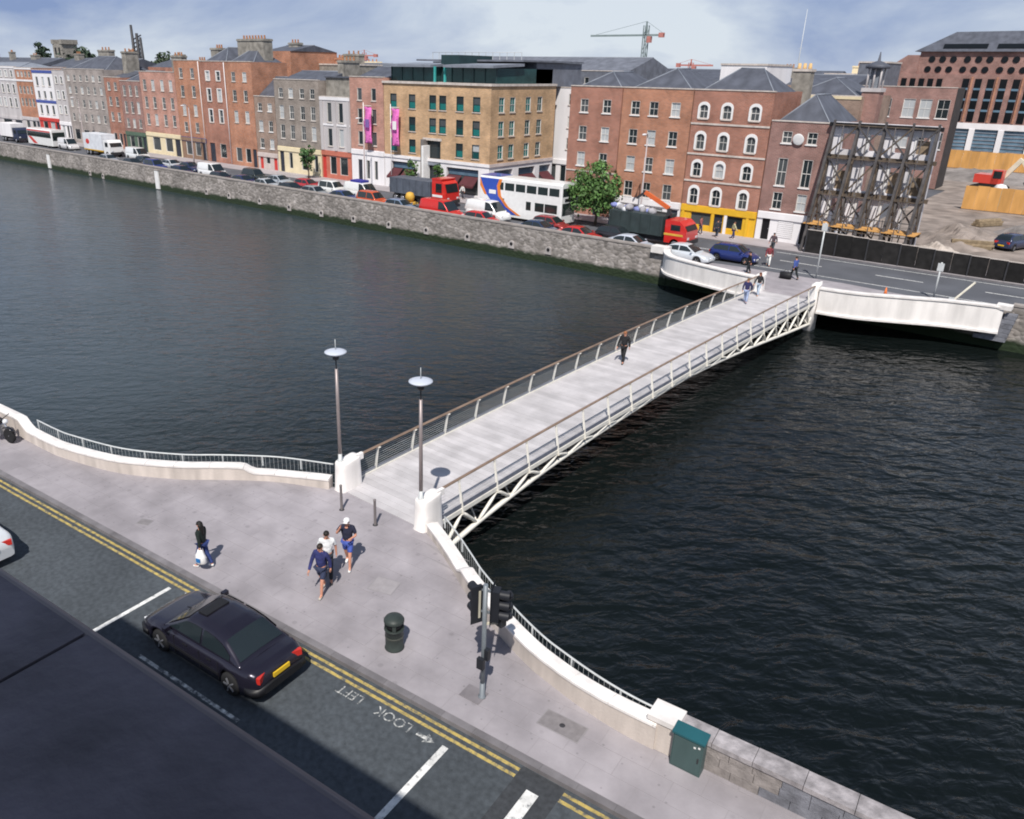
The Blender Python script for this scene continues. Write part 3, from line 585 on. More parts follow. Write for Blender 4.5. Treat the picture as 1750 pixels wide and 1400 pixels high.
def roof(T, W, D, z, h, kind, m, over=0, y0=.35):
    r = MB(); a, b, c, d = over * -1 + .05, W + over - .05, y0, D
    if kind == 'hip':
        if W > D - y0: k = (D - y0) / 2; ridge = [(a + k * .8, (c + d) / 2, z + h), (b - k * .8, (c + d) / 2, z + h)]; f = [(0, 1, 5, 4), (1, 2, 5), (2, 3, 4, 5), (3, 0, 4)]
        else: k = W / 2; ridge = [((a + b) / 2, c + k * .9, z + h), ((a + b) / 2, d - k * .9, z + h)]; f = [(0, 1, 4), (1, 2, 5, 4), (2, 3, 5), (3, 0, 4, 5)]
    elif kind == 'gable': ridge = [(a, (c + d) / 2, z + h), (b, (c + d) / 2, z + h)]; f = [(0, 1, 5, 4), (1, 2, 5), (2, 3, 4, 5), (3, 0, 4)]
    else: return MB().box(.05, W - .05, y0, D - .05, z - .15, z).build('roof', m, T)
    r.add([(a, c, z), (b, c, z), (b, d, z), (a, d, z)] + ridge, f + [(0, 3, 2, 1)]); o = r.build('roof', m, T)
    rd = MB(); rd.tube([Vector(ridge[0]), Vector(ridge[1])], .09, 6)
    for e, q in (((a, c, z), 0), ((b, c, z), 0 if (kind == 'hip' and W <= D - y0) else 1)):
        if kind == 'hip': rd.tube([Vector(e), Vector(ridge[q])], .07, 5)
    rd.build('ridge_tiles', lead, o); return o
def building(label, x0, x1, ztop, m, rows, cols, ww=.95, style='sash', y0=76.0, depth=10, rf='hip', rh=2, rm=None, gf=3.2, gfm=None, shop=None, chim=(), fm=None, gm=None, sm=None, parapet=.35, cap=None, name='terraced_house', cat='building', bands=(), skip=(), sill=True, group=None, pipes=()):
    W = x1 - x0; T = thing(name, label, cat, (x0, y0, 0), 0, group); wb = MB(); ops = []
    for ri, (zt, zb) in enumerate(rows):
        for ci, f in enumerate(cols):
            if (ri, ci) in skip: continue
            ops.append((f * W - ww / 2, f * W + ww / 2, zb, zt))
    wall_grid(wb, 0, W, gf, ztop, ops)
    zr = ztop - parapet
    wb.add([(0, 0, gf), (0, depth, gf), (0, depth, ztop), (0, 0, ztop)], [(0, 3, 2, 1)]).add([(W, 0, gf), (W, depth, gf), (W, depth, ztop), (W, 0, ztop)], [(0, 1, 2, 3)]).add([(0, depth, 0), (W, depth, 0), (W, depth, ztop), (0, depth, ztop)], [(1, 0, 3, 2)])
    wb.add([(0, 0, ztop), (W, 0, ztop), (W, .32, ztop), (0, .32, ztop), (0, .32, zr), (W, .32, zr)], [(0, 1, 2, 3), (3, 2, 5, 4)])
    wb.build('wall', m, T)
    for a, b, c, e in ops: add_window(T, (a + b) / 2, c, b - a, e - c, style, fm, gm, sm, sill)
    MB().box(-.01, W + .01, -.06, .36, ztop + .002, ztop + .1).build('parapet_coping', cap or stone_t, T)
    for z, hh, bm_ in bands: MB().box(.0, W, -.07, -.001, z, z + hh).build('string_course', bm_, T)
    for x_ in pipes: MB().tube([(x_ * W, -.07, .2), (x_ * W, -.07, ztop - .1)], .06, 6).build('downpipe', rend_w, T)
    roof(T, W, depth, zr, rh, rf, rm or slate)
    for c in chim: chimney(T, *c)
    # ground floor
    shop = shop or [('w', .18, .40), ('w', .55, .75), ('d', .82, .97)]
    gb = MB(); gops = []
    for it in shop:
        k, a, b = it[:3]; gops.append((a * W, b * W, .02 if k == 'd' else (it[3] if len(it) > 3 else .6), (it[4] if len(it) > 4 else gf - .75)))
    wall_grid(gb, 0, W, 0, gf - .002, gops, .2); gb.add([(0, 0, 0), (0, depth, 0), (0, depth, gf), (0, 0, gf)], [(0, 3, 2, 1)]).add([(W, 0, 0), (W, depth, 0), (W, depth, gf), (W, 0, gf)], [(0, 1, 2, 3)]); gb.build('shopfront', gfm or m, T)
    if gfm: MB().box(.05, W - .05, -.12, -.002, gf - .62, gf - .06).build('fascia', gfm, T)
    for it, (a, b, c, e) in zip(shop, gops):
        if it[0] == 'd':
            dm = it[5] if len(it) > 5 else mat('door_paint_dark', (.03, .035, .05), .4, .1); o = MB().box(a, b, .1, .16, c, e).build('door', dm, T); MB().box(b - .14, b - .08, .04, .1, 1.0, 1.06).build('handle', chrome, o)
        else:
            w = b - a; add_window(T, (a + b) / 2, c, w, e - c, 'plain', it[5] if len(it) > 5 else white, glass_dark, None, False)
    return T
r4 = [(11.7, 10.4), (9.05, 7.65), (6.45, 5.05), (4.0, 2.5)]
# ---- from left to right along the quay
building('grey stone corner block with brick top storey at the far left edge', -206, -184, 13.3, rend_g, [(12.6, 11.3), (9.9, 8.2), (7.2, 5.4)], [.08, .2, .32, .44, .56, .68, .8, .92], 1.1, 'surround', gf=3.6, gfm=rend_g, bands=((10.6, .35, rend_w), (13.0, .3, rend_w)), rf='hip', rh=1.2, rm=lead)
building('orange brick building with pale cornice left of the white blue-banded one', -184, -176.3, 13.1, brick_a, [(12.5, 11.4), (9.7, 8.2), (7.4, 5.8)], [.18, .4, .62, .84], .95, gf=3.8, gfm=rend_g, bands=((10.6, .35, rend_w), (12.85, .25, rend_w)), rf='flat', rm=lead, sill=False)
blue_p = mat('blue_paint', (.06, .09, .32), .5, .1); red_p = mat('red_shop_paint', (.55, .05, .04), .5, .1)
building('narrow white building with two blue bands over a red shopfront', -176.2, -167.5, 12.8, rend_w, [(11.6, 9.9), (9.0, 7.6), (6.4, 4.7)], [.2, .5, .8], 1.0, 'plain', gf=4.0, gfm=red_p, bands=((12.3, .5, blue_p), (6.8, .5, blue_p)), rf='flat', rm=lead, gm=glass_dark)
building('narrow pale grey rendered house right of the blue-banded building', -167.4, -162.6, 12.9, rend_g, [(11.8, 10.5), (9.2, 7.7), (6.5, 5.0)], [.28, .72], .95, 'surround', gf=3.6, gfm=rend_w, rf='gable', rh=1.6)
building('wide grey stone warehouse with many small windows and slate roof', -162.5, -147.7, 13.2, stone_d, [(12.2, 11.1), (10.2, 8.9), (7.9, 6.5), (5.4, 4.0)], [.1, .26, .42, .58, .74, .9], .95, gf=3.3, rf='hip', rh=2.6, chim=((5.6, 6, 4.0, 1.2, 11.5, 16.6), (13.2, 7, 1.8, 1.2, 11.5, 16.2)), shop=[('w', .06, .2), ('w', .3, .45), ('d', .52, .6), ('w', .68, .9)])
building('small red brick house with slate roof right of the stone warehouse', -147.6, -142.4, 12.0, brick_b, [(11.2, 9.9), (8.8, 7.3), (6.2, 4.7)], [.28, .72], .95, gf=3.4, rf='gable', rh=1.4, chim=((.9, 5, 1.4, 2.4, 10, 16.3, None, 3, 'y'),))
building('plum brick house with tall narrow windows and sloping slate gable', -142.3, -135.5, 11.5, brick_c, [(10.8, 9.1), (8.2, 6.3), (5.4, 3.9)], [.2, .5, .8], .85, gf=3.2, rf='hip', rh=2.0, gfm=mat('green_shop', (.09, .14, .10), .6))
building('pink-red brick house with four windows per floor above a cream shop', -135.4, -124.6, 13.1, brick_p, [(11.9, 10.2), (9.2, 7.4), (6.5, 4.7)], [.13, .37, .63, .87], .95, gf=3.5, gfm=rend_c, rf='flat', rm=lead, chim=((3.0, 6, 3.2, 1.0, 12, 15.7), (8.4, 7, 2.2, 1.0, 12, 15.0)))
building('tall orange-red brick house with pale downpipe and big corner chimney', -124.5, -117.3, 14.9, brick_a, [(13.8, 12.3), (11.2, 9.5), (8.4, 6.7), (5.7, 4.2)], [.26, .70], .95, gf=3.4, gfm=mat('brown_shop', (.25, .16, .11), .7), bands=((2.7, .7, mat('navy_fascia', (.03, .05, .22), .6)),), rf='flat', rm=lead, chim=((6.4, 4.5, 2.0, 2.0, 13, 16.8),), pipes=(.97,))
building('red brick house with white sash windows and hipped slate roof', -117.2, -110.7, 14.8, brick_b, [(13.4, 12.1), (10.9, 9.1), (7.9, 6.0)], [.3, .72], .95, 'surround', gf=3.4, rf='hip', rh=2.4, fm=white, shop=[('d', .12, .34, 0, 2.9), ('w', .55, .8, .8, 2.9)], pipes=(.99,))
building('orange brick house under the broad rendered chimney stack', -110.6, -104.1, 14.8, brick_a, [(13.4, 12.1), (10.9, 9.3), (8.0, 6.3)], [.3, .72], .95, gf=3.4, rf='hip', rh=2.2, depth=6.5, chim=((2.6, 3.8, 6.4, 1.6, 13, 18.0, None, 8),))
building('low brown brick house with steep slate roof between taller neighbours', -104.0, -99.2, 10.2, brick_d, [(9.3, 8.2), (6.9, 5.4), (4.4, 3.0)], [.27, .75], .95, gf=2.4, gfm=mat('grey_pink_render', (.52, .45, .42), .85), rf='gable', rh=3.0, depth=8, shop=[('d', .1, .26, 0, 2.1, red_p), ('w', .4, .6, .8, 1.9), ('d', .78, .95, 0, 2.1, red_p)], sm=white)
building('grey-brown brick house with sixteen sash windows over cream ground floor', -99.1, -89.5, 12.6, brick_g, [(11.5, 10.2), (9.2, 7.4), (6.6, 4.7)], [.15, .38, .63, .86], .95, gf=3.6, gfm=rend_c, rf='gable', rh=1.5, shop=[('d', .04, .14, 0, 2.9), ('w', .26, .34, .6, 2.8), ('w', .55, .68, .6, 2.8), ('w', .84, .92, .6, 2.8)], chim=((9.2, 6, 1.2, 3, 11, 15.2, None, 4, 'y'),))
b = building('narrow pale classical front with pilasters over a red shopfront', -89.4, -83.4, 10.6, rend_g, [(9.9, 7.4), (6.6, 4.3)], [.32, .70], .9, 'plain', gf=3.7, gfm=mat('red_brick_shop', (.50, .16, .11), .8), rf='flat', rm=lead, gm=glass_dark, bands=((10.2, .4, rend_w), (6.95, .25, rend_w)), shop=[('d', .03, .15, 0, 2.9, red_p), ('w', .28, .5), ('w', .62, .88)])
for f in (.06, .51, .94): MB().box(f * 6 - .28, f * 6 + .28, -.12, -.003, 3.75, 10.1).build('pilaster', rend_g, b)
MB().box(.1, 5.9, 1.2, 9, 10.2, 13.0).build('attic_storey', chim_m, b); MB().box(0, 6, 1.0, 9.2, 13.0, 13.15).build('attic_roof', slate, b)
building('pink brick house with two windows per floor beside the tan hotel', -83.3, -77.1, 13.2, brick_p, [(11.9, 10.4), (9.4, 7.6), (6.6, 4.9)], [.3, .72], .85, 'plain', gf=4.3, gfm=rend_w, rf='gable', rh=1.6, gm=glass_dark, shop=[('d', .2, .33, 0, 3.0), ('w', .46, .56, .6, 3.0), ('w', .7, .8, .6, 3.0)])
building('red-brown brick house with two windows per floor behind the street tree', -49.2, -43.1, 12.9, brick_b, r4, [.29, .73], .95, gf=2.4, gfm=None, rf='hip', rh=1.8, bands=((4.45, .12, stone_t),), sm=white, shop=[('w', .2, .42, .6, 1.9), ('d', .6, .75, 0, 2.0)])
building('orange brick house with three windows per floor left of the yellow shop', -43.0, -35.5, 12.9, brick_a, r4, [.2, .47, .78], .95, gf=2.4, gfm=rend_w, rf='hip', rh=2.2, sm=white)
ysh = mat('yellow_shop_paint', (.72, .42, .03), .5, .08)
b = building('red brick house with arched white windows over the yellow shop', -35.4, -27.8, 12.9, brick_b, [(11.7, 10.4), (9.1, 7.6), (6.5, 5.1), (4.1, 2.5)], [.15, .45, .80], .85, 'arch', gf=2.4, gfm=ysh, rf='hip', rh=2.3, bands=((9.85, .16, stone_t), (7.1, .16, stone_t), (4.6, .16, stone_t)), depth=7, shop=[('w', .14, .42, .5, 1.75, ysh), ('d', .46, .58, 0, 1.8), ('w', .62, .84, .5, 1.75, ysh)])
for f in (.02, .43, .6, .88): MB().box(f * 7.6, f * 7.6 + .28, -.1, -.003, 0, 1.78).build('pilaster', ysh if f != .6 else rend_w, b)
stock = mat('shop_stock', (.4, .36, .4), .8, .9, 4)
MB().box(1.1, 3.1, .16, .2, .55, 1.5).build('window_display', stock, b); MB().box(4.8, 6.3, .16, .2, .55, 1.5).build('window_display', stock, b)
b = building('dark plum brick house with white ground floor and arched doors', -27.7, -22.5, 10.5, brick_c, [(9.7, 8.7), (7.4, 5.0), (4.4, 2.9)], [.30, .72], .85, 'sash', gf=2.6, gfm=rend_w, rf='hip', rh=2.6, depth=9, sm=white, shop=[('d', .1, .24, 0, 2.0, mat('black_door', (.01, .01, .012), .4)), ('w', .38, .66, .35, 1.95), ('d', .78, .92, 0, 2.0, MATS['black_door'])])
for i in range(9): MB().box(2.02, 3.4, -.04, .05, .4 + i * .17, .54 + i * .17).build('shutter_slat', rend_w, b)
MB().lathe([(.02, 0), (.45, .03), (.5, .12), (.45, .14), (.02, .1)], 18).build('satellite_dish', white, b, (2.65, -.15, 9.1), (R(100), 0, 0))

# ---- tan brick hotel on the corner of the side street
W, D = 17.2, 13.0
T = thing('corner_hotel', 'tan brick corner hotel with teal windows and glazed dark attic', 'building', (-77.0, 76, 0))
hr = [(11.4, 9.75), (8.8, 7.1), (6.15, 4.55)]; hc = [1.7, 4.9, 8.3, 9.9, 12.6, 15.1]; fl = lambda a, b_, c: (W - b_, a, c)
ops = [(x - .55, x + .55, zb, zt) for zt, zb in hr for x in hc if not (zb < 5 and x in (8.3, 9.9))]; wb = MB(); wall_grid(wb, 0, W, 4.1, 12.6, ops + [(6.9, 9.6, 4.1, 6.2)])
sc = [2.0, 4.1, 7.2, 9.6]; sops = [(y_ - .5, y_ + .5, zb, zt) for zt, zb in hr for y_ in sc]
wall_grid(wb, 0, D, 4.1, 12.6, sops, .14, lambda a, b_, c: (W - b_, a, c)); wb.add([(0, 0, 0), (0, D, 0), (0, D, 12.6), (0, 0, 12.6)], [(0, 3, 2, 1)]); wb.build('wall', brick_t, T)
lp = MB().box(-.47, .47, .095, .108, .08, .74).fix('lower_pane')
for a, b_, c, e in ops: obj('lower_pane', lp, glass_teal, add_window(T, (a + b_) / 2, c, b_ - a, e - c, 'one', mat('teal_frame', (.015, .05, .055), .4), glass_dark, stone_t))
for a, b_, c, e in sops: add_window(T, W, c, b_ - a, e - c, 'sash', white, glass_teal, stone_t, True, R(90), (a + b_) / 2)
MB().box(-.15, W + .15, -.18, D, 12.6, 12.85).build('cornice', stone_t, T)
gb = MB(); gops = [(1.2, 5.3, .3, 3.3), (6.9, 9.6, .0, 3.9), (10.6, 15.6, .3, 3.3)]; wall_grid(gb, 0, W, 0, 4.05, gops, .4); gs = [(1.0, 4.6, .3, 3.3), (5.8, 9.2, .3, 3.3), (10.2, 12.6, .3, 3.3)]
wall_grid(gb, 0, D, 0, 4.05, gs, .4, lambda a, b_, c: (W - b_, a, c)); gb.build('shopfront', rend_w, T); MB().box(-.05, W + .1, -.12, -.01, 3.75, 4.1).build('fascia', rend_w, T); MB().box(W + .01, W + .12, -.1, D, 3.75, 4.1).build('fascia', mat('fascia_stone', (.6, .52, .5), .8), T)
awn = mat('maroon_awning', (.09, .025, .03), .8, .15); gq = mat('shop_glass_blue', (.10, .16, .22), .15, .2)
for a, b_, c, e in (gops[0], gops[2]):
    MB().box(a, b_, .36, .4, c, e).build('shop_window', glass_dark, T); MB().box(a + .2, b_ - .2, .3, .34, 2.5, 3.1).build('transom_glass', gq, T); m2 = (a + b_) / 2
    for u0, u1 in ((a + .1, m2 - .25), (m2 + .25, b_ - .1)): MB().add([(u0, .2, 2.45), (u1, .2, 2.45), (u1 + .05, -1.0, 1.5), (u0 - .05, -1.0, 1.5), (u0, .2, 2.38), (u1, .2, 2.38), (u1 + .05, -1.0, 1.28), (u0 - .05, -1.0, 1.28)], [(0, 1, 2, 3), (7, 6, 5, 4), (3, 2, 6, 7), (0, 3, 7, 4), (1, 5, 6, 2), (0, 4, 5, 1)]).build('awning', awn, T)
for a, b_, c, e in gs:
    MB().box(W - .4, W - .36, a, b_, c, e).build('shop_window', glass_dark, T); MB().box(W - .34, W - .3, a + .2, b_ - .2, 2.5, 3.1).build('transom_glass', gq, T)
    MB().add([(W - .2, a + .1, 2.45), (W - .2, b_ - .1, 2.45), (W + .9, b_ - .1, 1.5), (W + .9, a + .1, 1.5), (W - .2, a + .1, 2.38), (W - .2, b_ - .1, 2.38), (W + .9, b_ - .1, 1.28), (W + .9, a + .1, 1.28)], [(3, 2, 1, 0), (4, 5, 6, 7), (2, 3, 7, 6), (0, 3, 7, 4), (1, 5, 6, 2)]).build('awning', awn, T)
# entrance recess
MB().box(6.9, 9.6, .4, .5, 0, 6.2).build('entrance_glass', glass_dark, T); MB().box(6.75, 7.25, -.5, .35, 0, 6.3).build('entrance_fin', mat('granite_fin', (.20, .18, .17), .6), T); MB().box(7.27, 7.6, -.9, .3, 0, 5.6).build('entrance_blade', white, T); MB().box(7.6, 9.6, -.05, .38, 3.3, 4.0).build('entrance_lintel', lead, T)
MB().box(6.7, 9.8, -.06, -.002, 6.2, 6.5).build('lintel', stone_t, T)
# glazed attic in two blocks with oversailing roofs and a notch over the door
teal_g = mat('attic_glass', (.02, .06, .06), .12, .3, .8); drk = mat('attic_frame', (.02, .045, .05), .5)
for a, b_ in ((.2, 7.4), (10.2, W - .3)):
    o = MB().box(a, b_, 1.3, 9 if a < 1 else D - .5, 12.86, 14.5).build('attic_glazing', teal_g, T); n_ = int((b_ - a) / 1.5)
    for i in range(n_ + 1): MB().box(a + i * (b_ - a) / n_ - .05, a + i * (b_ - a) / n_ + .05, 1.22, 1.3, 12.87, 14.5).build('mullion', drk, o)
    MB().add([(a - .4, .1, 14.5), (b_ + .4, .1, 14.5), (b_ + .4, 6, 14.75), (a - .4, 6, 14.75), (a - .4, .1, 14.78), (b_ + .4, .1, 14.78), (b_ + .4, 6, 15.05), (a - .4, 6, 15.05)], [(0, 3, 2, 1), (4, 5, 6, 7), (0, 1, 5, 4), (1, 2, 6, 5), (2, 3, 7, 6), (3, 0, 4, 7)]).build('attic_roof', lead, T)
for x_ in (8.0, 9.6): MB().box(x_ - .12, x_ + .12, .6, .8, 12.86, 14.6).build('attic_column', mat('teal_post', (.05, .35, .33), .5), T)
MB().box(7.4, 10.2, 2.5, 9, 12.86, 15.9).build('stair_tower', drk, T); MB().box(.2, W - .3, 9, D + 6, 12.6, 15.2).build('rear_block', slate2, T)
MB().box(.1, W, 5.9, D + 6, 15.25, 15.45).build('rear_roof', slate2, T)
for i in range(14): MB().box(1 + i * 1.1, 1.06 + i * 1.1, 8, 8.06, 15.4, 16.3).build('roof_post', steel, T)
MB().tube([(1, 8, 16.3), (15.3, 8, 16.3)], .03, 5).build('roof_rail', steel, T)
T2 = building('white rendered side-street building behind the hotel corner', -62, -57.6, 12.4, rend_w, r4[:3], [.8], .8, 'sash', y0=90.6, depth=10, gf=3.8, gfm=rend_w, rf='flat', rm=lead)
building('grey slate-roofed office block rising behind the hotel', -88, -57.5, 14.4, slate2, [(13.6, 12.8)], [.1 + .09 * i for i in range(10)], .7, 'plain', y0=101, depth=16, rf='gable', rh=2.2, rm=slate2, gf=3.2)

# ---- retained facade with shoring
T = thing('retained_facade', 'grey gutted house front with empty window holes behind steel shoring', 'facade', (-22.4, 76, 0)); W = 8.2
wb = MB(); fo = [(x - .5, x + .5, zb, zt) for zt, zb in ((9.8, 8.5), (7.3, 5.2), (4.4, 2.3)) for x in (1.4, 3.6, 5.6, 7.2)] + [(.8, 3.2, 0, 1.9), (4, 7.4, 0, 1.9)]
for zz in (0, .45):
    wall_grid(wb, 0, W, 0, 10.7, fo, .45) if zz == 0 else wall_grid(wb, 0, W, 0, 10.7, fo, .01, lambda a, b_, c: (W - a, .45 - b_, c)) if False else None
wb.add([(0, 0, 10.7), (W, 0, 10.7), (W, .45, 10.7), (0, .45, 10.7)], [(0, 1, 2, 3)]).add([(W, 0, 0), (W, .45, 0), (W, .45, 10.7), (W, 0, 10.7)], [(0, 1, 2, 3)]); wb.build('wall', mat('stained_render', (.74, .72, .75), .95, .3, .9, streak=True), T)
for a, b_, c, e in fo[:12]:
    MB().box(a - .12, a + .02, -.06, .02, c - .05, e + .15).build('reveal', white, T)
    if random.random() < .6: MB().box(a + .05, b_ - .05, .2, .26, c, e - random.uniform(.2, .9)).build('window_board', mat('weathered_board', (.30, .23, .16), .9, .3, 2, rnd=.3), T)
T = thing('shoring_frame', 'dark steel raking shores and walings propping the gutted house front', 'scaffold', (-22.4, 76, 0)); rust = mat('rusty_steel', (.13, .10, .075), .8, .4, 2, .2); gst = mat('grey_prop', (.11, .10, .098), .6, .3, 2, .3)
for z in (10.35, 7.75, 4.75, 2.0): MB().box(-.2, 8.5, -.42, -.1, z, z + .32).build('waling', rust if z < 10 else black, T)
ux = (.25, 2.25, 4.3, 6.35, 8.2); tz = (0, 2.1, 4.9, 7.9, 10.5)
for i, x in enumerate(ux):
    MB().bar((x, -.55, 0), (x, -.55, 10.9), .17, .2).build('upright', gst, T); MB().bar((x - .25, -2.9, 0), (x, -.6, 10.4), .2).build('raking_shore', gst, T); MB().bar((x - .25, -2.9, 0), (x, -.6, 7.8), .17).build('raking_shore', rust, T); MB().bar((x - .25, -2.9, 0), (x, -.6, 4.8), .16).build('raking_shore', gst, T)
    for z in tz[1:4]: MB().bar((x, -2.9 + z * .22, z), (x, -.5, z), .1).build('tie', rust, T)
    for z0_, z1_ in zip(tz, tz[1:]): MB().bar((x, -.6, z0_ + .2), (x, -2.9 + z1_ * .22, z1_), .08).build('brace', rust, T)
    if i < 4:
        x2 = ux[i + 1]
        for k_, (z0_, z1_) in enumerate(zip(tz, tz[1:])):
            MB().bar((x, -.78, z0_ + .3), (x2, -.78, z1_), .12).build('brace', rust if (i + k_) % 2 else gst, T)
            if (i + k_) % 3: MB().bar((x2, -.84, z0_ + .3), (x, -.84, z1_), .12).build('brace', gst, T)
            MB().bar((x, -2.9 + z1_ * .22, z1_), (x2, -2.9 + z1_ * .22, z1_), .08).build('ledger', rust, T)
            MB().bar((x + .9, -2.6 + z0_ * .2, z0_), (x + .75, -.6, z1_), .08).build('prop', gst, T)
for z in (2.0,): MB().box(-.3, 8.6, -2.6, -.5, z + .35, z + .42).build('walkway', ply, T)
for x in range(9): MB().bar((x, -2.6, 0), (x, -2.6, 3.4), .06).build('guard_post', gst, T)
MB().bar((-.3, -2.6, 3.3), (8.6, -2.6, 3.3), .06).build('guard_rail', gst, T)
# black hoarding along the site
T = thing('site_hoarding', 'black site hoarding with pale capping along the far pavement', 'hoarding', (-22, 72.9, 0)); blk = mat('black_hoarding', (.014, .013, .013), .85, .5, 2, rnd=.4)
for i in range(24):
    x = i * 1.25; h = 1.95 - .03 * min(x, 20); MB().box(x + .01, x + 1.24, 0, .05, .0, h).build('hoarding_panel', blk, T); MB().box(x, x + 1.25, -.03, .08, h, h + .05).build('capping', stone_t, T)
    if i % 2 == 0: MB().box(x - .05, x + .05, -.1, -.002, 0, h).build('hoarding_post', dsteel, T)

# ---- right-hand background
bt_ = building('red brick block with plain dark flank at the back of the site', -35.5, -23.4, 13.1, brick_c, [(11.6, 9.2), (7.4, 5.2)], [.3, .55, .72, .9], 1.5, y0=130, depth=5, gf=3, rf='flat', rm=lead, sm=white, shop=[('w', .2, .4)])
MB().box(12.1, 12.16, .3, 5.0, 0, 13.1).build('tarred_flank', mat('tar_coat', (.05, .045, .045), .8, .2), bt_)
building('brown brick house with pale cornice and slate roof behind the plum one', -35, -26.5, 12.3, brick_d, [(11.6, 10.8)], [.3, .7], .9, y0=98, depth=12, rf='hip', rh=2.2, bands=((12.0, .3, rend_c),), gf=3)
T = thing('tall_chimney', 'freestanding pale rendered chimney stack right of the arched-window house', 'chimney', (-31.0, 92, 0)); MB().box(-.9, .9, -.6, .6, 0, 14.7).build('stack', chim_m, T); MB().box(-1.0, 1.0, -.7, .7, 14.7, 14.95).build('cap', stone_t, T)
for i in range(3): MB().lathe([(.2, 14.95), (.22, 15.0), (.15, 15.5)], 8, ((i - 1) * .55, 0, 0)).build('chimney_pot', mat('buff_pot', (.62, .42, .2), .9), T)
T = thing('cupola', 'small grey lantern cupola on columns left of the office block', 'tower', (-26.0, 100, 0)); T.scale = (.8, .8, .97); MB().box(-1.1, 1.1, -1.1, 1.1, 0, 13.2).build('base', brick_c, T); MB().box(-1.25, 1.25, -1.25, 1.25, 13.2, 13.6).build('cornice', rend_g, T)
for x, y in ((-.8, -.8), (.8, -.8), (-.8, .8), (.8, .8), (0, -.85)): MB().lathe([(.14, 13.6), (.12, 15.6)], 8, (x, y, 0)).build('column', rend_g, T)
MB().box(-.6, .6, -.6, .6, 13.6, 15.6).build('lantern', mat('lantern_grey', (.2, .22, .25), .6), T); MB().lathe([(1.5, 15.6), (1.55, 15.85), (1.2, 16.05), (.7, 16.25), (.2, 16.4), (.06, 17.3)], 14).build('roof', slate, T)
# large brick office block
T = thing('office_block', 'large red brick office block with rows of round windows and slate roof', 'building', (-46, 178, 0)); W = 40
ro = MB().box(0, W, 0, 30, 6.8, 15.0); ro.build('wall', brick_c, T); MB().box(6.5, W, .6, 30, 15.0, 18.8).build('upper_wall', brick_c, T)
dk = mat('deep_window', (.006, .008, .01), .3)
rm_ = MB().extr_y([(.55 * math.cos(2 * math.pi * i / 12), .55 * math.sin(2 * math.pi * i / 12)) for i in range(12)], -.12, .05).fix('round_window')
for r_, z in enumerate((17.5, 15.8)):
    for i in range(17): obj('round_window', rm_, dk, T, (8.6 + i * 1.75 + (i // 3) * .5 - r_ * .4, .6 if z > 15 else 0, z))
MB().extr_y([(.0, 15.0), (6.5, 15.0), (6.5, 18.2), (4.5, 18.2)], .2, 12).build('side_gable', brick_c, T)
MB().add([(5.5, 0, 18.8), (W, 0, 18.8), (W, 16, 18.8), (5.5, 16, 18.8), (11, 4, 22.2), (W, 4, 22.4), (W, 12, 22.4), (11, 12, 22.2)], [(0, 1, 5, 4), (1, 2, 6, 5), (2, 3, 7, 6), (3, 0, 4, 7), (4, 5, 6, 7), (0, 3, 2, 1)]).build('roof', slate, T)
for x in (10, 18.5, 27): MB().add([(x, .45, 19.35), (x + 7, .45, 19.35), (x + 7, 1.2, 20.1), (x, 1.2, 20.1), (x, .6, 19.2), (x + 7, .6, 19.2), (x + 7, 1.5, 20.0), (x, 1.5, 20.0)], [(0, 1, 2, 3), (4, 7, 6, 5), (0, 4, 5, 1), (1, 5, 6, 2), (2, 6, 7, 3), (3, 7, 4, 0)]).build('roof_window', dk, T)
for i in range(6): MB().box(2.8 + i * 1.5, 3.7 + i * 1.5, -.1, .05, 12.5, 14.2).build('window', dk, T)
for i in range(13):
    x = 14.5 + i * 1.95; o = MB().box(x, x + 1.05, -.08, .05, 7.0, 14.3).build('window_strip', dk, T)
    for z in (8.8, 10.6, 12.4): MB().box(x, x + 1.05, -.14, -.081, z, z + .35).build('spandrel', mat('spandrel_blue', (.12, .2, .27), .4), o)
    if i % 2 == 0: MB().box(x + 1.3, x + 1.6, -.25, -.001, 7.0, 14.6).build('pier', brick_a, T)
MB().box(14, W, -.4, 0, 5.8, 6.8).build('white_band', rend_w, T); MB().box(14, W, -.1, 20, 0, 5.75).build('lower_glass', mat('office_glass', (.13, .21, .28), .15, .4, .5), T)
for i in range(6): MB().box(17.4 + i * 4.6, 18.3 + i * 4.6, -.5, -.11, 0, 5.8).build('white_column', rend_w, T)
for i in range(8): MB().box(14, W, -.2, -.101, .8 + i * .62, .95 + i * .62).build('glazing_bar', lead, T)
# building site
def mound(name, label, cx_, cy_, rx, ry, h, m, n=26, cat='rubble heap'):
    mb = MB(); vs_, fs_ = [], []
    for i in range(n + 1):
        for j in range(n + 1):
            u, v = i / n * 2 - 1, j / n * 2 - 1; d = math.sqrt(u * u + v * v); z = h * max(0, 1 - d) ** .8 * (1 + .6 * noise.noise(Vector((u * 3 + cx_, v * 3, 1)))) + .35 * h * max(0, 1 - d) * noise.noise(Vector((u * 9, v * 9 + cy_, 3))); vs_.append((u * rx, v * ry, z - .15))
    for i in range(n):
        for j in range(n): a = i * (n + 1) + j; fs_.append((a, a + n + 1, a + n + 2, a + 1))
    mb.add(vs_, fs_); return tag(mb.build(name, m, None, (cx_, cy_, 0)), label, cat)
sheet('site_ground', [(-14.2, 74), (60, 74), (60, 176), (-36, 176), (-36, 129.9), (-22, 129.9), (-22, 77), (-14.2, 77)], -.06, mud)
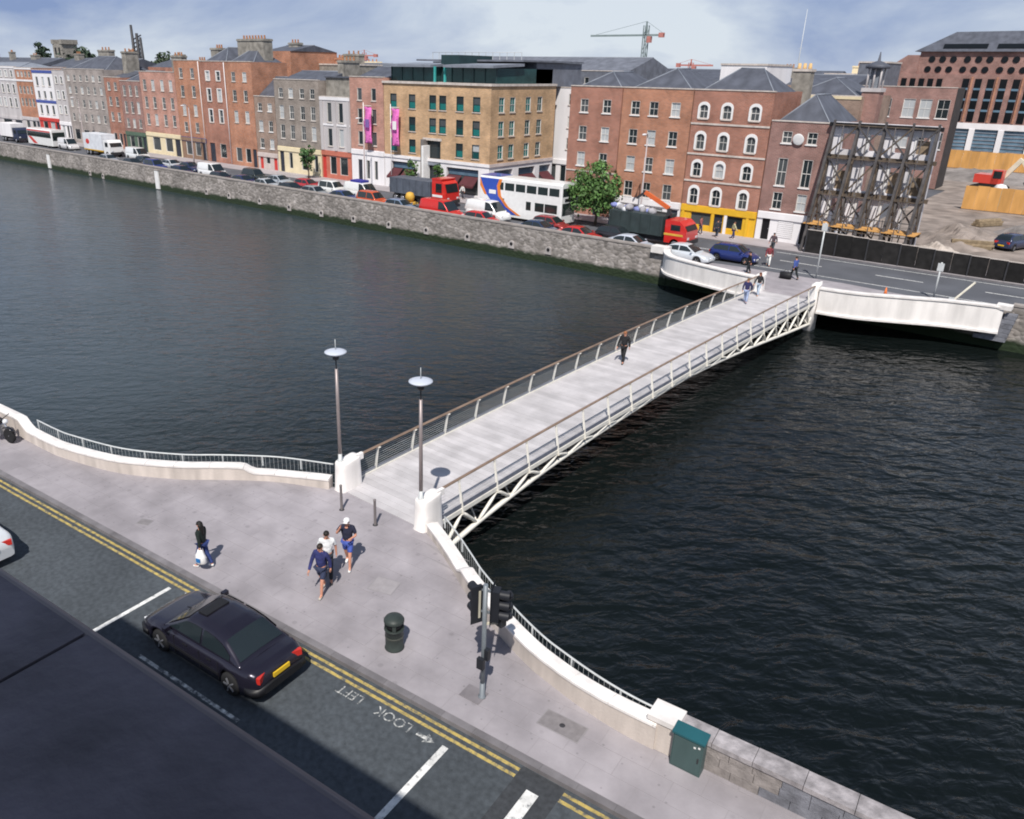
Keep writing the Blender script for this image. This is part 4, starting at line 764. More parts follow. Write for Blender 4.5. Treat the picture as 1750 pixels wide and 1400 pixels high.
mound('rubble_heap', 'low brown rubble heap beside the gutted house', -13.0, 90, 4, 7, 1.3, mud); mound('rubble_heap', 'grey spoil heap in front of the lower plywood hoarding', -6.5, 98, 5, 4, 1.5, mat('spoil_dark', (.22, .2, .19), .95, .4, .5)); mound('rubble_heap', 'dark spoil bank under the upper plywood hoarding', -20, 150, 14, 7, 1.6, MATS['spoil_dark'])
mound('rubble_heap', 'small pale rubble heap near the dark site car', -13.5, 82, 2.2, 2, .8, mat('spoil_pale', (.42, .37, .33), .95, .4, .8))
def ply_hoarding(label, x0, y, n, h):
    T = thing('plywood_hoarding', label, 'hoarding', (x0, y, 0))
    for i in range(n): MB().box(i * 1.22 + .01, i * 1.22 + 1.21, 0, .04, 0, h + random.uniform(-.05, .05)).build('plywood_sheet', ply, T)
    MB().box(0, n * 1.22, .05, .12, h - .3, h - .2).build('rail', ply, T)
ply_hoarding('orange plywood hoarding across the building site, the nearer lower one', -17, 112.5, 22, 2.7); ply_hoarding('orange plywood hoarding in front of the office block, the farther one', -29, 165, 28, 2.9)
for i, (x, y, a, lb) in enumerate(((-11.5, 86, 20, 'stack of grey timber beams near the black hoarding'), (-7.0, 93, -35, 'stack of timber beams behind the dark site car'), (-12.5, 101, 60, 'stack of timber beams before the lower plywood hoarding'))):
    T = thing('timber_stack', lb, 'timber', (x, y, 0), R(a))
    for r_ in range(3):
        for c_ in range(4 - r_): MB().box(-1.6, 1.6 + .2 * ((c_ + r_) % 2), -.5 + c_ * .27 + r_ * .12, -.27 + c_ * .27 + r_ * .12, r_ * .23 + .0, r_ * .23 + .21).build('beam', mat('old_timber', (.26, .2, .13), .9, .3, 3, rnd=.3), T)
T = thing('site_toilet', 'turquoise and white portable site cabin beside the brick flank', 'cabin', (-14.2, 118, 0)); MB().box(-.55, .55, -.55, .55, 0, 1.9).build('cabin_body', mat('turquoise_plastic', (.02, .42, .5), .5), T); MB().lathe([(.8, 1.9), (.78, 2.1), (.5, 2.5), (.1, 2.6)], 4).build('cabin_roof', white, T)

# ------------------------------------------------------------------ vehicles
def lerp_pts(pts, x):
    if x <= pts[0][0]: return pts[0][1]
    for (a, za), (b, zb) in zip(pts, pts[1:]):
        if x <= b:
            t = (x - a) / (b - a); return za + (zb - za) * t
    return pts[-1][1]
CARS = {
 # low: top line of the lower body; roof: greenhouse line (x, z); front is +x
 'saloon': dict(L=4.6, W=1.78, wb=2.75, wr=.325, low=[(-2.3, .60), (-2.22, .86), (-2.05, .93), (-1.2, .95), (-.3, .93), (.75, .92), (1.3, .86), (1.9, .76), (2.2, .62), (2.3, .48)], roof=[(-1.75, .95), (-1.05, 1.34), (-.7, 1.41), (-.1, 1.44), (.35, 1.40), (1.2, .90)], side=(-1.35, .95), pillar=-.28),
 'hatch': dict(L=3.9, W=1.66, wb=2.45, wr=.29, low=[(-1.95, .55), (-1.9, .85), (-1.6, .92), (0, .92), (.8, .90), (1.4, .80), (1.8, .66), (1.95, .45)], roof=[(-1.85, .92), (-1.6, 1.3), (-1.2, 1.42), (-.2, 1.44), (.3, 1.4), (1.05, .88)], side=(-1.6, .85), pillar=-.3),
 'van': dict(L=4.9, W=1.9, wb=2.9, wr=.33, low=[(-2.45, .6), (-2.42, 1.05), (0, 1.08), (1.2, 1.05), (1.7, .98), (2.25, .85), (2.45, .5)], roof=[(-2.43, 1.06), (-2.38, 1.75), (-2.3, 1.98), (-1.5, 2.02), (.5, 2.0), (.85, 1.92), (1.75, .98)], side=(.25, 1.35), pillar=9),
 'jeep': dict(L=4.2, W=1.76, wb=2.5, wr=.36, low=[(-2.1, .65), (-2.05, 1.0), (0, 1.02), (.9, 1.0), (1.8, .92), (2.1, .6)], roof=[(-2.05, 1.02), (-1.95, 1.62), (-1.7, 1.76), (0, 1.78), (.35, 1.7), (1.0, 1.0)], side=(-1.8, .75), pillar=-.45)}
CM = {}
def car_meshes(kind, fine):
    key = (kind, fine)
    if key in CM: return CM[key]
    K = CARS[kind]; L, hw0 = K['L'], K['W'] / 2; ax = [K['wb'] / 2, -K['wb'] / 2]; ra = K['wr'] + .05; step = .05 if fine else .12
    xs = [-L / 2 + i * L / round(L / step) for i in range(round(L / step) + 1)]
    def hw(x): e = min(1, (L / 2 - abs(x)) / .55); return hw0 * (.80 + .20 * math.sin(e * math.pi / 2) ** .8)
    def zb(x):
        z = .20 + .10 * max(0, (abs(x) - (L / 2 - .5)) / .5)
        for a in ax:
            if abs(x - a) < ra: z = max(z, K['wr'] + math.sqrt(ra * ra - (x - a) ** 2) * .98)
        return z
    def ring(x):
        b, t, w = zb(x), lerp_pts(K['low'], x), hw(x); m_ = b + (t - b) * .45
        half = [(0, b), (w - .10, b), (w - .015, b + .03), (w, m_), (w - .01, t - .12 if t - .12 > m_ else m_ + .02), (w - .07, t - .03), (w - .16, t), (w * .45, t + .018), (0, t + .022)]
        return [(x, y, z) for y, z in half] + [(x, -y, z) for y, z in half[-2:0:-1]]
    body = MB().loft([ring(x) for x in xs]).fix('body')
    rp = K['roof']; zr = max(z for _, z in rp); zbs = lerp_pts(K['low'], 0); wb_, wr_ = hw0 - .09, hw0 - .27 if kind != 'van' else hw0 - .17
    def yw(z): return wb_ - (wb_ - wr_) * max(0, min(1, (z - zbs) / (zr - zbs)))
    gx = [rp[0][0] + i * (rp[-1][0] - rp[0][0]) / 44 for i in range(45)] if fine else [rp[0][0] + i * (rp[-1][0] - rp[0][0]) / 22 for i in range(23)]
    def gring(x):
        z = max(lerp_pts(rp, x), lerp_pts(K['low'], x) + .01); e = min(.1, (z - zbs) * .5 if z > zbs else .01); w0 = wb_ + .0; half = [(0, zbs - .2), (w0, zbs - .2), (w0 + .0, zbs - .02), (yw(z - e), z - e), (yw(z) - .07, z - .015), (yw(z) * .5, z + .012), (0, z + .02)]
        return [(x, y, q) for y, q in half] + [(x, -y, q) for y, q in half[-2:0:-1]]
    green = MB().loft([gring(x) for x in gx]).fix('cabin')
    # glazing panels a few mm proud of the cabin
    def screen(x0, x1, k=.9):
        mb = MB(); n = 6; rg = []
        for i in range(n + 1):
            x = x0 + (x1 - x0) * i / n; z = lerp_pts(rp, x); w = (yw(z) - .06) * k / .9; rg.append([(x, -w, z + .008), (x, -w * .5, z + .03), (x, 0, z + .036), (x, w * .5, z + .03), (x, w, z + .008)])
        mb.loft(rg, False, True, False); return mb.fix('windscreen')
    fx0, fx1 = rp[-2][0] + .04, rp[-1][0] - .07; front = screen(fx0, fx1); bx = [p for p in rp if p[1] > zr - .12][0][0]; rear = screen(rp[0][0] + (.10 if kind == 'saloon' else .02), bx - .02, .86)
    sides = []
    s0, s1 = K['side']; segs = [(s0, min(s1, K['pillar'] - .04)), (K['pillar'] + .04, s1)] if K['pillar'] < 5 else [(s0, s1)]
    for a, b in segs:
        for sg in (1, -1):
            n = 8; rg = []
            for i in range(n + 1):
                x = a + (b - a) * i / n; zt_ = min(zr - .09, lerp_pts(rp, x) - .075); z0_ = zbs + .05
                if zt_ < z0_ + .01: zt_ = z0_ + .01
                rg.append([(x, sg * (yw(z0_) + .012), z0_), (x, sg * (yw(zt_) + .014), zt_)])
            sides.append(MB().loft(rg, False, False, False).fix('side_window'))
    tyre = MB().loft([[(r_ * math.cos(2 * math.pi * k / 20), y_, r_ * math.sin(2 * math.pi * k / 20)) for k in range(20)] for r_, y_ in ((K['wr'] * .6, -.1), (K['wr'] * .93, -.1), (K['wr'], -.06), (K['wr'], .06), (K['wr'] * .93, .1), (K['wr'] * .6, .1))]).fix('tyre')
    rim = MB(); rim.loft([[(r_ * math.cos(2 * math.pi * k / 16), y_, r_ * math.sin(2 * math.pi * k / 16)) for k in range(16)] for r_, y_ in ((K['wr'] * .66, -.09), (K['wr'] * .66, .085), (K['wr'] * .6, .1), (K['wr'] * .5, .07), (.05, .095))])
    for k in range(5):
        a = 2 * math.pi * k / 5; rim.bar((.04 * math.cos(a), .1, .04 * math.sin(a)), (K['wr'] * .6 * math.cos(a), .1, K['wr'] * .6 * math.sin(a)), .06, .03)
    t1 = lerp_pts(K['low'], -L / 2 + .06); wq = hw(-L / 2 + .06)
    light = MB().box(-.05, .05, -.17, .17, -.085, .085).fix('light')
    CM[key] = dict(body=body, cabin=green, front=front, rear=rear, sides=sides, tyre=tyre, rim=rim.fix('rim'), light=light, K=K, hw=hw, plate=MB().box(-.02, .02, -.26, .26, -.06, .06).fix('number_plate'))
    return CM[key]
redl = paint('tail_light', (.55, .03, .02), .2); whitel = paint('head_light', (.75, .76, .78), .15); platey = mat('yellow_plate', (.75, .48, .03), .4, .05); platew = mat('white_plate', (.75, .75, .72), .4, .05)
cglass = mat('car_glass', (.015, .022, .026), .06, .1, spec=.7)
def car(label, kind, col, x, y, rz=0, fine=False, cat='car', z=-.12, name=None, group='vehicles on the far quay', metal=.2, skip=()):
    M = car_meshes(kind, fine); K = M['K']; L = K['L']; T = thing(name or {'van': 'van', 'jeep': 'jeep'}.get(kind, 'parked_car'), label, cat, (x, y, z), rz, group)
    pm = paint('car_paint_%d_%d_%d' % tuple(int(c * 999) for c in col), col, .25, metal)
    obj('body', M['body'], pm, T); obj('cabin', M['cabin'], pm, T); obj('windscreen', M['front'], cglass, T); obj('rear_window', M['rear'], cglass, T)
    for s in M['sides']: obj('side_window', s, cglass, T)
    for ax in (K['wb'] / 2, -K['wb'] / 2):
        for sg in (1, -1):
            w = obj('wheel', M['tyre'], rubber, T, (ax, sg * (K['W'] / 2 - .11), K['wr']), (0, 0, 0 if sg > 0 else math.pi)); obj('rim', M['rim'], chrome, w)
    for sg in (1, -1):
        obj('headlight', M['light'], whitel, T, (L / 2 - .10, sg * (K['W'] / 2 - .36), .47 if kind != 'van' else .66), (0, 0, sg * -.35)); obj('tail_light', M['light'], redl, T, (-L / 2 + .09, sg * (K['W'] / 2 - .34), .76 if kind != 'van' else .95), (0, 0, sg * .38))
        MB().box(.0, .12, -.09, .09, -.06, .06).build('wing_mirror', pm, T, (K['side'][1] - .12, sg * (K['W'] / 2 + .05), 1.0))
    obj('number_plate', M['plate'], platey, T, (-L / 2 - .012, 0, .68 if kind == 'saloon' else .5)); obj('number_plate', M['plate'], platew, T, (L / 2 + .0, 0, .42))
    return T
# near cars
dc = car('dark purple-black saloon car with yellow rear plate driving past the kerb', 'saloon', (.022, .020, .034), -15.66, 9.1, NA + math.pi, True, z=-.12, name='saloon_car', group=None, metal=.45)
blk_trim = mat('bumper_trim', (.012, .012, .014), .45, .1)
sr = MB(); sr.add([(.12, -.36, 1.475), (.46, -.36, 1.452), (.46, .36, 1.452), (.12, .36, 1.475), (.12, -.36, 1.44), (.46, -.36, 1.41), (.46, .36, 1.41), (.12, .36, 1.44)], [(0, 1, 2, 3), (4, 7, 6, 5), (0, 4, 5, 1), (1, 5, 6, 2), (2, 6, 7, 3), (3, 7, 4, 0)]); sr.build('sunroof', black, dc, (-.18, 0, .012))
MB().loft([[(x, y, z) for y, z in ((-w, .34), (-w, .52), (-w * .5, .56), (w * .5, .56), (w, .52), (w, .34))] for x, w in ((-2.36, .60), (-2.33, .78), (-2.18, .885), (-1.95, .898))]).build('rear_bumper', blk_trim, dc)
MB().loft([[(x, y, z) for y, z in ((-w, .30), (-w, .46), (w, .46), (w, .30))] for x, w in ((2.33, .6), (2.28, .78), (2.1, .885), (1.85, .898))]).build('front_bumper', blk_trim, dc)
for sg in (1, -1):
    MB().box(-1.0, 1.02, sg * .892 - .012, sg * .892 + .012, .44, .52).build('side_rub_strip', blk_trim, dc)
    for hx in (-.75, .18): MB().box(hx, hx + .17, sg * .888 - .014, sg * .888 + .014, .74, .775).build('door_handle', blk_trim, dc)
    for gx_ in (-1.0, -.28, .72): MB().box(gx_ - .006, gx_ + .006, sg * .882 - .012, sg * .882 + .012, .3, .84).build('door_gap', black, dc)
MB().bar((-.6, .0, .0), (.1, .25, .0), .02).build('rear_wiper', black, dc, (1.1, -.2, 1.0))
car('silver-white car with its rear end showing at the left edge', 'saloon', (.72, .74, .76), *N(-13.75, -3.45), NA + math.pi, True, name='saloon_car', group=None)
# far vehicles, all heading right
V = [('van', (.72, .70, .70), -149.6, 68.8, 'small pale van behind the white and red coach'), ('van', (.75, .76, .76), -126, 68.8, 'white van following the box lorry'),
 ('hatch', (.36, .38, .42), -124, 62.9, 'grey car parked at the river wall under the box lorry'), ('jeep', (.03, .05, .20), -110.6, 62.9, 'blue four-wheel drive parked at the river wall left of the white van'), ('hatch', (.02, .03, .09), -103.8, 62.9, 'dark blue hatchback parked behind the tide board'),
 ('van', (.82, .82, .82), -99.4, 64.9, 'large white van on the far quay below the brick chimney house'), ('saloon', (.025, .035, .12), -89.6, 62.9, 'navy saloon parked below the low brown house'), ('hatch', (.03, .03, .05), -94.4, 62.9, 'black hatchback parked right of the large white van'),
 ('saloon', (.5, .54, .58), -84.8, 62.9, 'pale silver saloon parked left of the charcoal one'), ('saloon', (.03, .035, .05), -80.0, 62.9, 'charcoal saloon parked below the small street tree'), ('hatch', (.3, .32, .34), -75.5, 62.9, 'grey hatchback parked beneath the white car'),
 ('jeep', (.82, .82, .80), -75.6, 65.9, 'white jeep in traffic below the classical front'), ('van', (.80, .79, .76), -70.9, 66.2, 'white van with blue roof load in traffic left of the tipper'), ('saloon', (.04, .07, .2), -70.6, 62.9, 'blue saloon parked under the white van with roof load'),
 ('jeep', (.6, .10, .03), -65.9, 63.2, 'orange-red jeep parked left of the tipper lorry'), ('hatch', (.2, .27, .38), -61.4, 62.9, 'pale blue hatchback parked left of the red van'), ('van', (.62, .025, .02), -55.6, 62.95, 'bright red van parked against the river wall'),
 ('van', (.84, .84, .83), -52.0, 66.1, 'white van in front of the double-decker bus'), ('hatch', (.6, .03, .03), -50.2, 62.9, 'bright red hatchback parked below the white van'), ('saloon', (.03, .05, .11), -43.3, 62.9, 'dark blue saloon parked below the bus front'),
 ('saloon', (.6, .03, .03), -38.9, 62.9, 'bright red saloon parked under the street tree'), ('hatch', (.03, .03, .035), -36.4, 65.4, 'black hatchback half hidden beside the skip lorry'), ('saloon', (.62, .66, .74), -33.5, 62.8, 'silver saloon parked below the dark skip'),
 ('saloon', (.66, .70, .74), -28.3, 62.6, 'silver saloon parked by the white end block of the wing'), ('hatch', (.02, .035, .16), -25.2, 65.3, 'navy hatchback driving past the yellow shop')]
V += [('hatch', (.05, .06, .07), -118.5, 65.8, 'dark grey hatchback in traffic left of the blue four-wheel drive'), ('saloon', (.55, .57, .6), -111.8, 66.2, 'pale silver saloon in traffic above the blue four-wheel drive'), ('saloon', (.03, .04, .10), -107.2, 66.3, 'navy saloon in traffic behind the large white van'), ('jeep', (.04, .05, .05), -91.8, 66.4, 'black jeep in traffic in front of the low brown house'),
 ('saloon', (.42, .46, .5), -86.6, 66.3, 'grey saloon in traffic under the cream ground floor'), ('hatch', (.5, .04, .05), -81.2, 66.5, 'red hatchback in traffic behind the charcoal saloon'), ('saloon', (.04, .05, .06), -117.0, 62.9, 'black saloon parked left of the blue four-wheel drive'), ('hatch', (.32, .04, .04), -43.8, 65.7, 'dark red hatchback in traffic left of the street tree')]
for k, col, x, y, lb in V: car(lb, k, col, x, y, R(random.uniform(-1, 1)), cat='van' if k == 'van' else 'car')
T = thing('roof_load', 'blue tarpaulin roll on the roof of a white van', 'roof load', (-70.9, 66.2, 1.9)); MB().box(-1.4, .5, -.6, .6, 0, .22).build('tarpaulin', mat('blue_tarp', (.04, .04, .28), .6), T)
car('dark blue car parked on the building site', 'hatch', (.03, .04, .09), -8.6, 88.5, R(70), z=-.06, group=None)

def wheel(T, x, y, r, w=.25):
    o = MB().loft([[(q * math.cos(2 * math.pi * k / 16), yy, q * math.sin(2 * math.pi * k / 16)) for k in range(16)] for q, yy in ((r * .5, -w / 2), (r * .95, -w / 2), (r, -w / 4), (r, w / 4), (r * .95, w / 2), (r * .5, w / 2))]).build('wheel', rubber, T, (x, y, r)); MB().loft([[(q * math.cos(2 * math.pi * k / 12), yy, q * math.sin(2 * math.pi * k / 12)) for k in range(12)] for q, yy in ((r * .55, -w / 2 - .02), (r * .55, w / 2), (.05, w / 2))]).build('rim', chrome, o)
def rbox(mb, x0, x1, hw_, z0, z1, r=.15, nose=0):
    half = [(0, z0), (hw_, z0), (hw_, z1 - r), (hw_ - r * .3, z1 - r * .3), (hw_ - r, z1), (0, z1 + .03)]
    def rg(x, k=1): return [(x, y * k, z) for y, z in half] + [(x, -y * k, z) for y, z in half[-2:0:-1]]
    mb.loft([rg(x0, .97), rg(x0 + .08), rg(x1 - .15), rg(x1, .95)], True, False); return mb
# double-decker bus
T = thing('double_decker_bus', 'white double-decker bus with blue and orange swoop at its rear', 'bus', (-49.3, 69.0, -.12), 0, 'vehicles on the far quay'); buw = paint('bus_white', (.80, .80, .79), .35)
rbox(MB(), -5.2, 5.2, 1.25, .32, 4.2, .2).build('body', buw, T); bg_ = mat('bus_glass', (.02, .03, .03), .08, .1, spec=.6)
for i in range(7): MB().box(-4.6 + i * 1.38, -3.42 + i * 1.38, -1.262, -1.24, 2.95, 3.7).build('upper_window', bg_, T)
for x0, x1 in ((-3.0, -1.9), (.9, 1.5), (2.0, 3.1), (3.2, 4.7)): MB().box(x0, x1, -1.262, -1.24, 1.25, 2.1).build('lower_window', bg_, T)
MB().box(5.16, 5.215, -1.1, 1.1, 1.1, 2.3).build('windscreen', bg_, T); MB().box(5.16, 5.215, -1.1, 1.1, 2.95, 3.75).build('upper_windscreen', bg_, T); MB().box(5.2, 5.23, -.7, .7, 2.45, 2.75).build('destination_blind', black, T)
bb = paint('bus_blue', (.03, .08, .42), .35); bo = paint('bus_orange', (.75, .22, .03), .35)
MB().extr_y([(-5.1, 4.0), (-2.6, 4.0), (-2.9, 3.3), (-2.7, 2.3), (-1.7, 1.3), (-.2, .55), (-1.6, .55), (-3.2, 1.3), (-4.2, 2.3), (-4.8, 3.3)], -1.272, -1.255).build('blue_swoop', bb, T)
MB().extr_y([(-2.6, 4.0), (-2.2, 4.0), (-2.5, 3.3), (-2.3, 2.3), (-1.3, 1.3), (.3, .55), (-.2, .55), (-1.7, 1.3), (-2.7, 2.3), (-2.9, 3.3)], -1.273, -1.256).build('orange_edge', bo, T); MB().extr_y([(-5.1, 4.0), (-4.8, 3.3), (-4.2, 2.3), (-4.5, 2.3), (-5.12, 3.2)], -1.273, -1.256).build('orange_edge', bo, T)
MB().box(-3.9, -3.0, -1.285, -1.274, 2.45, 2.85).build('white_panel', buw, T); MB().box(-5.2, -2.6, -1.1, 1.1, 4.235, 4.245).build('blue_roof', bb, T)
for x in (-3.2, 3.2):
    for y in (-1.1, 1.1): wheel(T, x, y, .48)
# white and red coach
T = thing('coach', 'white coach with red stripes at the far left of the quay', 'bus', (-158.2, 68.9, -.12), 0, 'vehicles on the far quay'); rbox(MB(), -5, 5, 1.25, .35, 3.1, .2).build('body', buw, T); MB().box(-4.8, 4.6, -1.262, -1.24, 1.7, 2.6).build('window_band', bg_, T); MB().box(4.95, 5.02, -1.1, 1.1, 1.3, 2.7).build('windscreen', bg_, T)
cr_ = paint('coach_red', (.6, .04, .03), .35); MB().extr_y([(-4.6, 1.65), (-3.4, 1.65), (-1.0, .5), (-2.6, .5)], -1.265, -1.245).build('red_stripe', cr_, T); MB().box(-4.8, 4.5, -1.264, -1.244, 2.65, 2.9).build('red_band', cr_, T)
for x in (-3, 3):
    for y in (-1.1, 1.1): wheel(T, x, y, .46)
def lorry(label, x, y, Lb, hb, body_m, cab_m, z0=1.0, cab_h=2.7, chassis_m=None, name='lorry'):
    T = thing(name, label, 'lorry', (x, y, -.12), 0, 'vehicles on the far quay'); MB().box(-Lb / 2, Lb / 2, -1.2, 1.2, z0, z0 + hb).build('load_body', body_m, T)
    MB().box(-Lb / 2, Lb / 2 + 2.2, -.45, .45, .5, z0 - .02).build('chassis', chassis_m or dsteel, T); c0 = Lb / 2 + .25
    cb = MB(); cb.loft([[(xx, y_, z) for y_, z in ((-1.15, .55), (-1.15, zt), (1.15, zt), (1.15, .55))] for xx, zt in ((c0, cab_h), (c0 + 1.3, cab_h), (c0 + 1.75, cab_h - .35), (c0 + 2.05, 1.65), (c0 + 2.1, .7))], True, False); cb.build('cab', cab_m, T)
    MB().box(c0 + .55, c0 + 1.45, -1.165, -1.14, 1.65, cab_h - .35).build('side_window', cglass, T); MB().add([(c0 + 1.8, -1.0, cab_h - .4), (c0 + 1.8, 1.0, cab_h - .4), (c0 + 2.08, 1.0, 1.7), (c0 + 2.08, -1.0, 1.7)], [(0, 1, 2, 3)]).build('windscreen', cglass, T); MB().box(c0 + 2.08, c0 + 2.2, -1.15, 1.15, .5, .85).build('bumper', dsteel, T)
    for sg in (-.8, .8): MB().box(c0 + 2.1, c0 + 2.14, sg - .15, sg + .15, .95, 1.15).build('headlight', whitel, T)
    for xx in (-Lb / 2 + .9, -Lb / 2 + 2.0, c0 + 1.0):
        for y_ in (-1.0, 1.0): wheel(T, xx, y_, .48, .3)
    return T
wc = paint('cab_white', (.8, .8, .8), .3); t_ = lorry('white box lorry with a red spot on its side and yellow chassis', -137.5, 68.5, 6.4, 2.5, mat('box_grey', (.66, .68, .72), .5), wc, chassis_m=mat('chassis_yellow', (.6, .36, .04), .5)); MB().extr_y([(-1.7 + .6 * math.cos(2 * math.pi * i / 16), 2.2 + .42 * math.sin(2 * math.pi * i / 16)) for i in range(16)], -1.22, -1.202).build('red_spot', cr_, t_); MB().box(-3.2, 3.2, -1.21, 1.21, .82, 1.0).build('side_rail', MATS['chassis_yellow'], t_)
t_ = lorry('dark lorry with white box at the very left of the quay', -172.5, 68.8, 5.5, 2.4, rend_w, mat('cab_navy', (.03, .04, .08), .4))
redc = paint('cab_red', (.6, .025, .02), .3); t_ = lorry('tipper lorry with slate-blue body and red cab beside the hotel', -65.2, 69.4, 6.4, 1.7, mat('tipper_blue', (.09, .105, .135), .6, .25), redc, cab_h=3.0)
for i in range(7): MB().box(-3.1 + i * 1.0, -3.0 + i * 1.0, -1.27, -1.202, 1.0, 2.7).build('body_rib', MATS['tipper_blue'], t_)
MB().box(3.45, 4.9, -1.18, 1.18, 3.0, 3.15).build('roof_cap', redc, t_); MB().box(3.5, 5.0, -1.172, -1.151, 1.15, 1.4).build('white_stripe', wc, t_)
hop = mat('hopper_yellow', (.65, .38, .06), .6)
T = thing('road_compressor', 'small yellow machine standing beside the tipper lorry', 'machine', (-63.6, 66.6, -.12)); MB().lathe([(.1, .5), (.45, .7), (.55, 1.1), (.4, 1.5), (.15, 1.6)], 12).build('drum', hop, T); MB().box(-.8, .9, -.4, .4, .35, .55).build('frame', hop, T); wheel(T, -.5, -.5, .3); wheel(T, -.5, .5, .3); MB().bar((.8, 0, .5), (1.6, 0, .8), .08).build('tow_bar', dsteel, T)
t_ = lorry('skip lorry with dark green container, red cab and orange crane arm', -35.0, 67.2, 5.4, 1.75, mat('skip_green', (.035, .05, .052), .6, .25), redc, cab_h=2.5, name='skip_lorry')
for i in range(6): MB().box(-2.6 + i * 1.0, -2.5 + i * 1.0, -1.28, -1.202, 1.0, 2.7).build('container_rib', MATS['skip_green'], t_)
orr = mat('crane_orange', (.62, .13, .04), .5); MB().bar((2.75, 0, 1.0), (2.6, 0, 3.3), .3).build('crane_post', dsteel, t_); MB().bar((2.6, 0, 3.3), (.2, -.2, 4.5), .26, .34).build('crane_arm', orr, t_); MB().bar((2.3, -.3, 2.4), (3.0, -.3, 3.0), .2).build('crane_ram', dsteel, t_); MB().bar((.2, -.2, 4.5), (-.6, -.2, 3.9), .2).build('crane_jib', dsteel, t_)
MB().box(2.9, 4.7, -1.172, -1.151, 1.2, 1.38).build('yellow_stripe', hop, t_)
T = thing('skip_sacks', 'pale blue and white sacks heaped in the skip container', 'sacks', (-35.6, 67.2, 2.6)); 
for i in range(12): MB().ball((-2.2 + i * .36, random.uniform(-.7, .5), random.uniform(.05, .38)), random.uniform(.3, .5), random.uniform(.3, .5), random.uniform(.25, .4), 7, 5).build('sack', (mat('sack_blue', (.22, .25, .50), .8, .3, 4), mat('sack_grey', (.35, .34, .36), .8, .3, 4), mat('sack_pale', (.6, .6, .62), .8, .2, 4))[(i * 5) % 3], T)
# excavator on the site
T = thing('excavator', 'red tracked excavator with pale arm working on the building site', 'excavator', (-17.5, 134, 0), R(-8)); rex = paint('excavator_red', (.62, .06, .04), .4); pal = mat('excavator_arm', (.72, .66, .52), .6)
for sy in (-1.1, 1.1):
    MB().extr_y([(2.1 * math.cos(a) * (1 if abs(math.cos(a)) > .1 else 1), .5 + .5 * math.sin(a)) for a in [2 * math.pi * i / 20 for i in range(20)]], sy - .3, sy + .3).build('track', rubber, T)
MB().box(-1.8, 1.2, -1.3, 1.3, 1.05, 2.2).build('engine_house', rex, T); MB().box(.3, 1.6, -1.3, -.1, 1.06, 2.9).build('cab', rex, T); MB().box(.5, 1.5, -1.33, -1.301, 1.8, 2.75).build('cab_window', cglass, T)
MB().bar((1.2, .3, 1.7), (3.0, .3, 4.4), .45, .6).build('boom', pal, T); MB().bar((3.0, .3, 4.4), (4.6, .3, 2.2), .35, .45).build('dipper_arm', pal, T); MB().extr_y([(4.3, 2.3), (5.0, 2.1), (5.0, 1.2), (4.3, .9), (3.9, 1.4)], -.2, .8).build('bucket', dsteel, T)
# motorcycle at the left edge
T = thing('motorcycle', 'black motorcycle parked on the pavement at the left edge', 'motorcycle', (-33.35, 10.62, 0), NA + R(8))
for x in (-.7, .7):
    o = MB().loft([[(q * math.cos(2 * math.pi * k / 20), yy, q * math.sin(2 * math.pi * k / 20)) for k in range(20)] for q, yy in ((.22, -.05), (.29, -.065), (.32, 0), (.29, .065), (.22, .05))]).build('wheel', rubber, T, (x, 0, .32)); MB().lathe([(.03, -.05), (.2, -.02), (.2, .02), (.03, .05)], 12).build('rim', chrome, o, None, (R(90), 0, 0))
mbp = paint('motorcycle_black', (.015, .015, .018), .2)
MB().ball((.12, 0, .88), .3, .16, .16, 12, 8).build('fuel_tank', mbp, T); MB().loft([[(x, y, z) for y, z in ((-w, zz - .06), (-w, zz + .03), (w, zz + .03), (w, zz - .06))] for x, w, zz in ((-.15, .1, .84), (-.45, .14, .82), (-.8, .1, .9))]).build('seat', rubber, T); MB().box(-.2, .32, -.15, .15, .32, .72).build('engine', chrome, T)
MB().tube([(.7, 0, .32), (.48, 0, .98)], .04, 8).build('fork', chrome, T); MB().tube([(.36, -.36, 1.08), (.48, 0, 1.03), (.36, .36, 1.08)], .018, 8).build('handlebar', dsteel, T); MB().ball((.6, 0, .92), .1, .11, .11).build('headlight', whitel, T); MB().tube([(.2, -.17, .3), (-.5, -.19, .3), (-.95, -.2, .4)], .045, 8).build('exhaust', chrome, T); MB().bar((-.7, 0, .36), (-.1, 0, .5), .08).build('swing_arm', dsteel, T); MB().loft([[(x, y, z) for y, z in ((-.08, zz), (.08, zz), (.05, zz + .05), (-.05, zz + .05))] for x, zz in ((.4, .58), (.7, .67), (1.0, .55))]).build('mudguard', mbp, T); MB().box(-.95, -.88, -.07, .07, .68, .8).build('tail_light', redl, T)

# ------------------------------------------------------------------ street furniture
T = thing('litter_bin', 'dark green cylindrical litter bin standing alone on the pavement', 'litter bin', (-12.33, 12.2, 0)); T.scale = (.98, .98, .86); bing = mat('bin_green', (.035, .045, .042), .5, .2, 4)
MB().lathe([(.25, 0), (.27, .03), (.245, .06), (.25, .70), (.275, .72), (.275, .76)], 22).build('drum', bing, T); MB().lathe([(.255, .98), (.28, 1.0), (.28, 1.05), (.24, 1.12), (.13, 1.17), (.02, 1.18)], 22).build('domed_lid', bing, T); MB().lathe([(.21, .74), (.21, .98)], 18).build('liner', black, T)
for k in range(4):
    a = math.pi / 4 + k * math.pi / 2; MB().box(-.05, .05, -.012, .012, .75, 1.0).build('lid_post', bing, T, (.25 * math.cos(a), .25 * math.sin(a), 0), (0, 0, a + math.pi / 2))
MB().lathe([(.256, .45), (.258, .455), (.258, .50), (.256, .505)], 22).build('gold_band', mat('bin_band', (.07, .075, .065), .5), T)
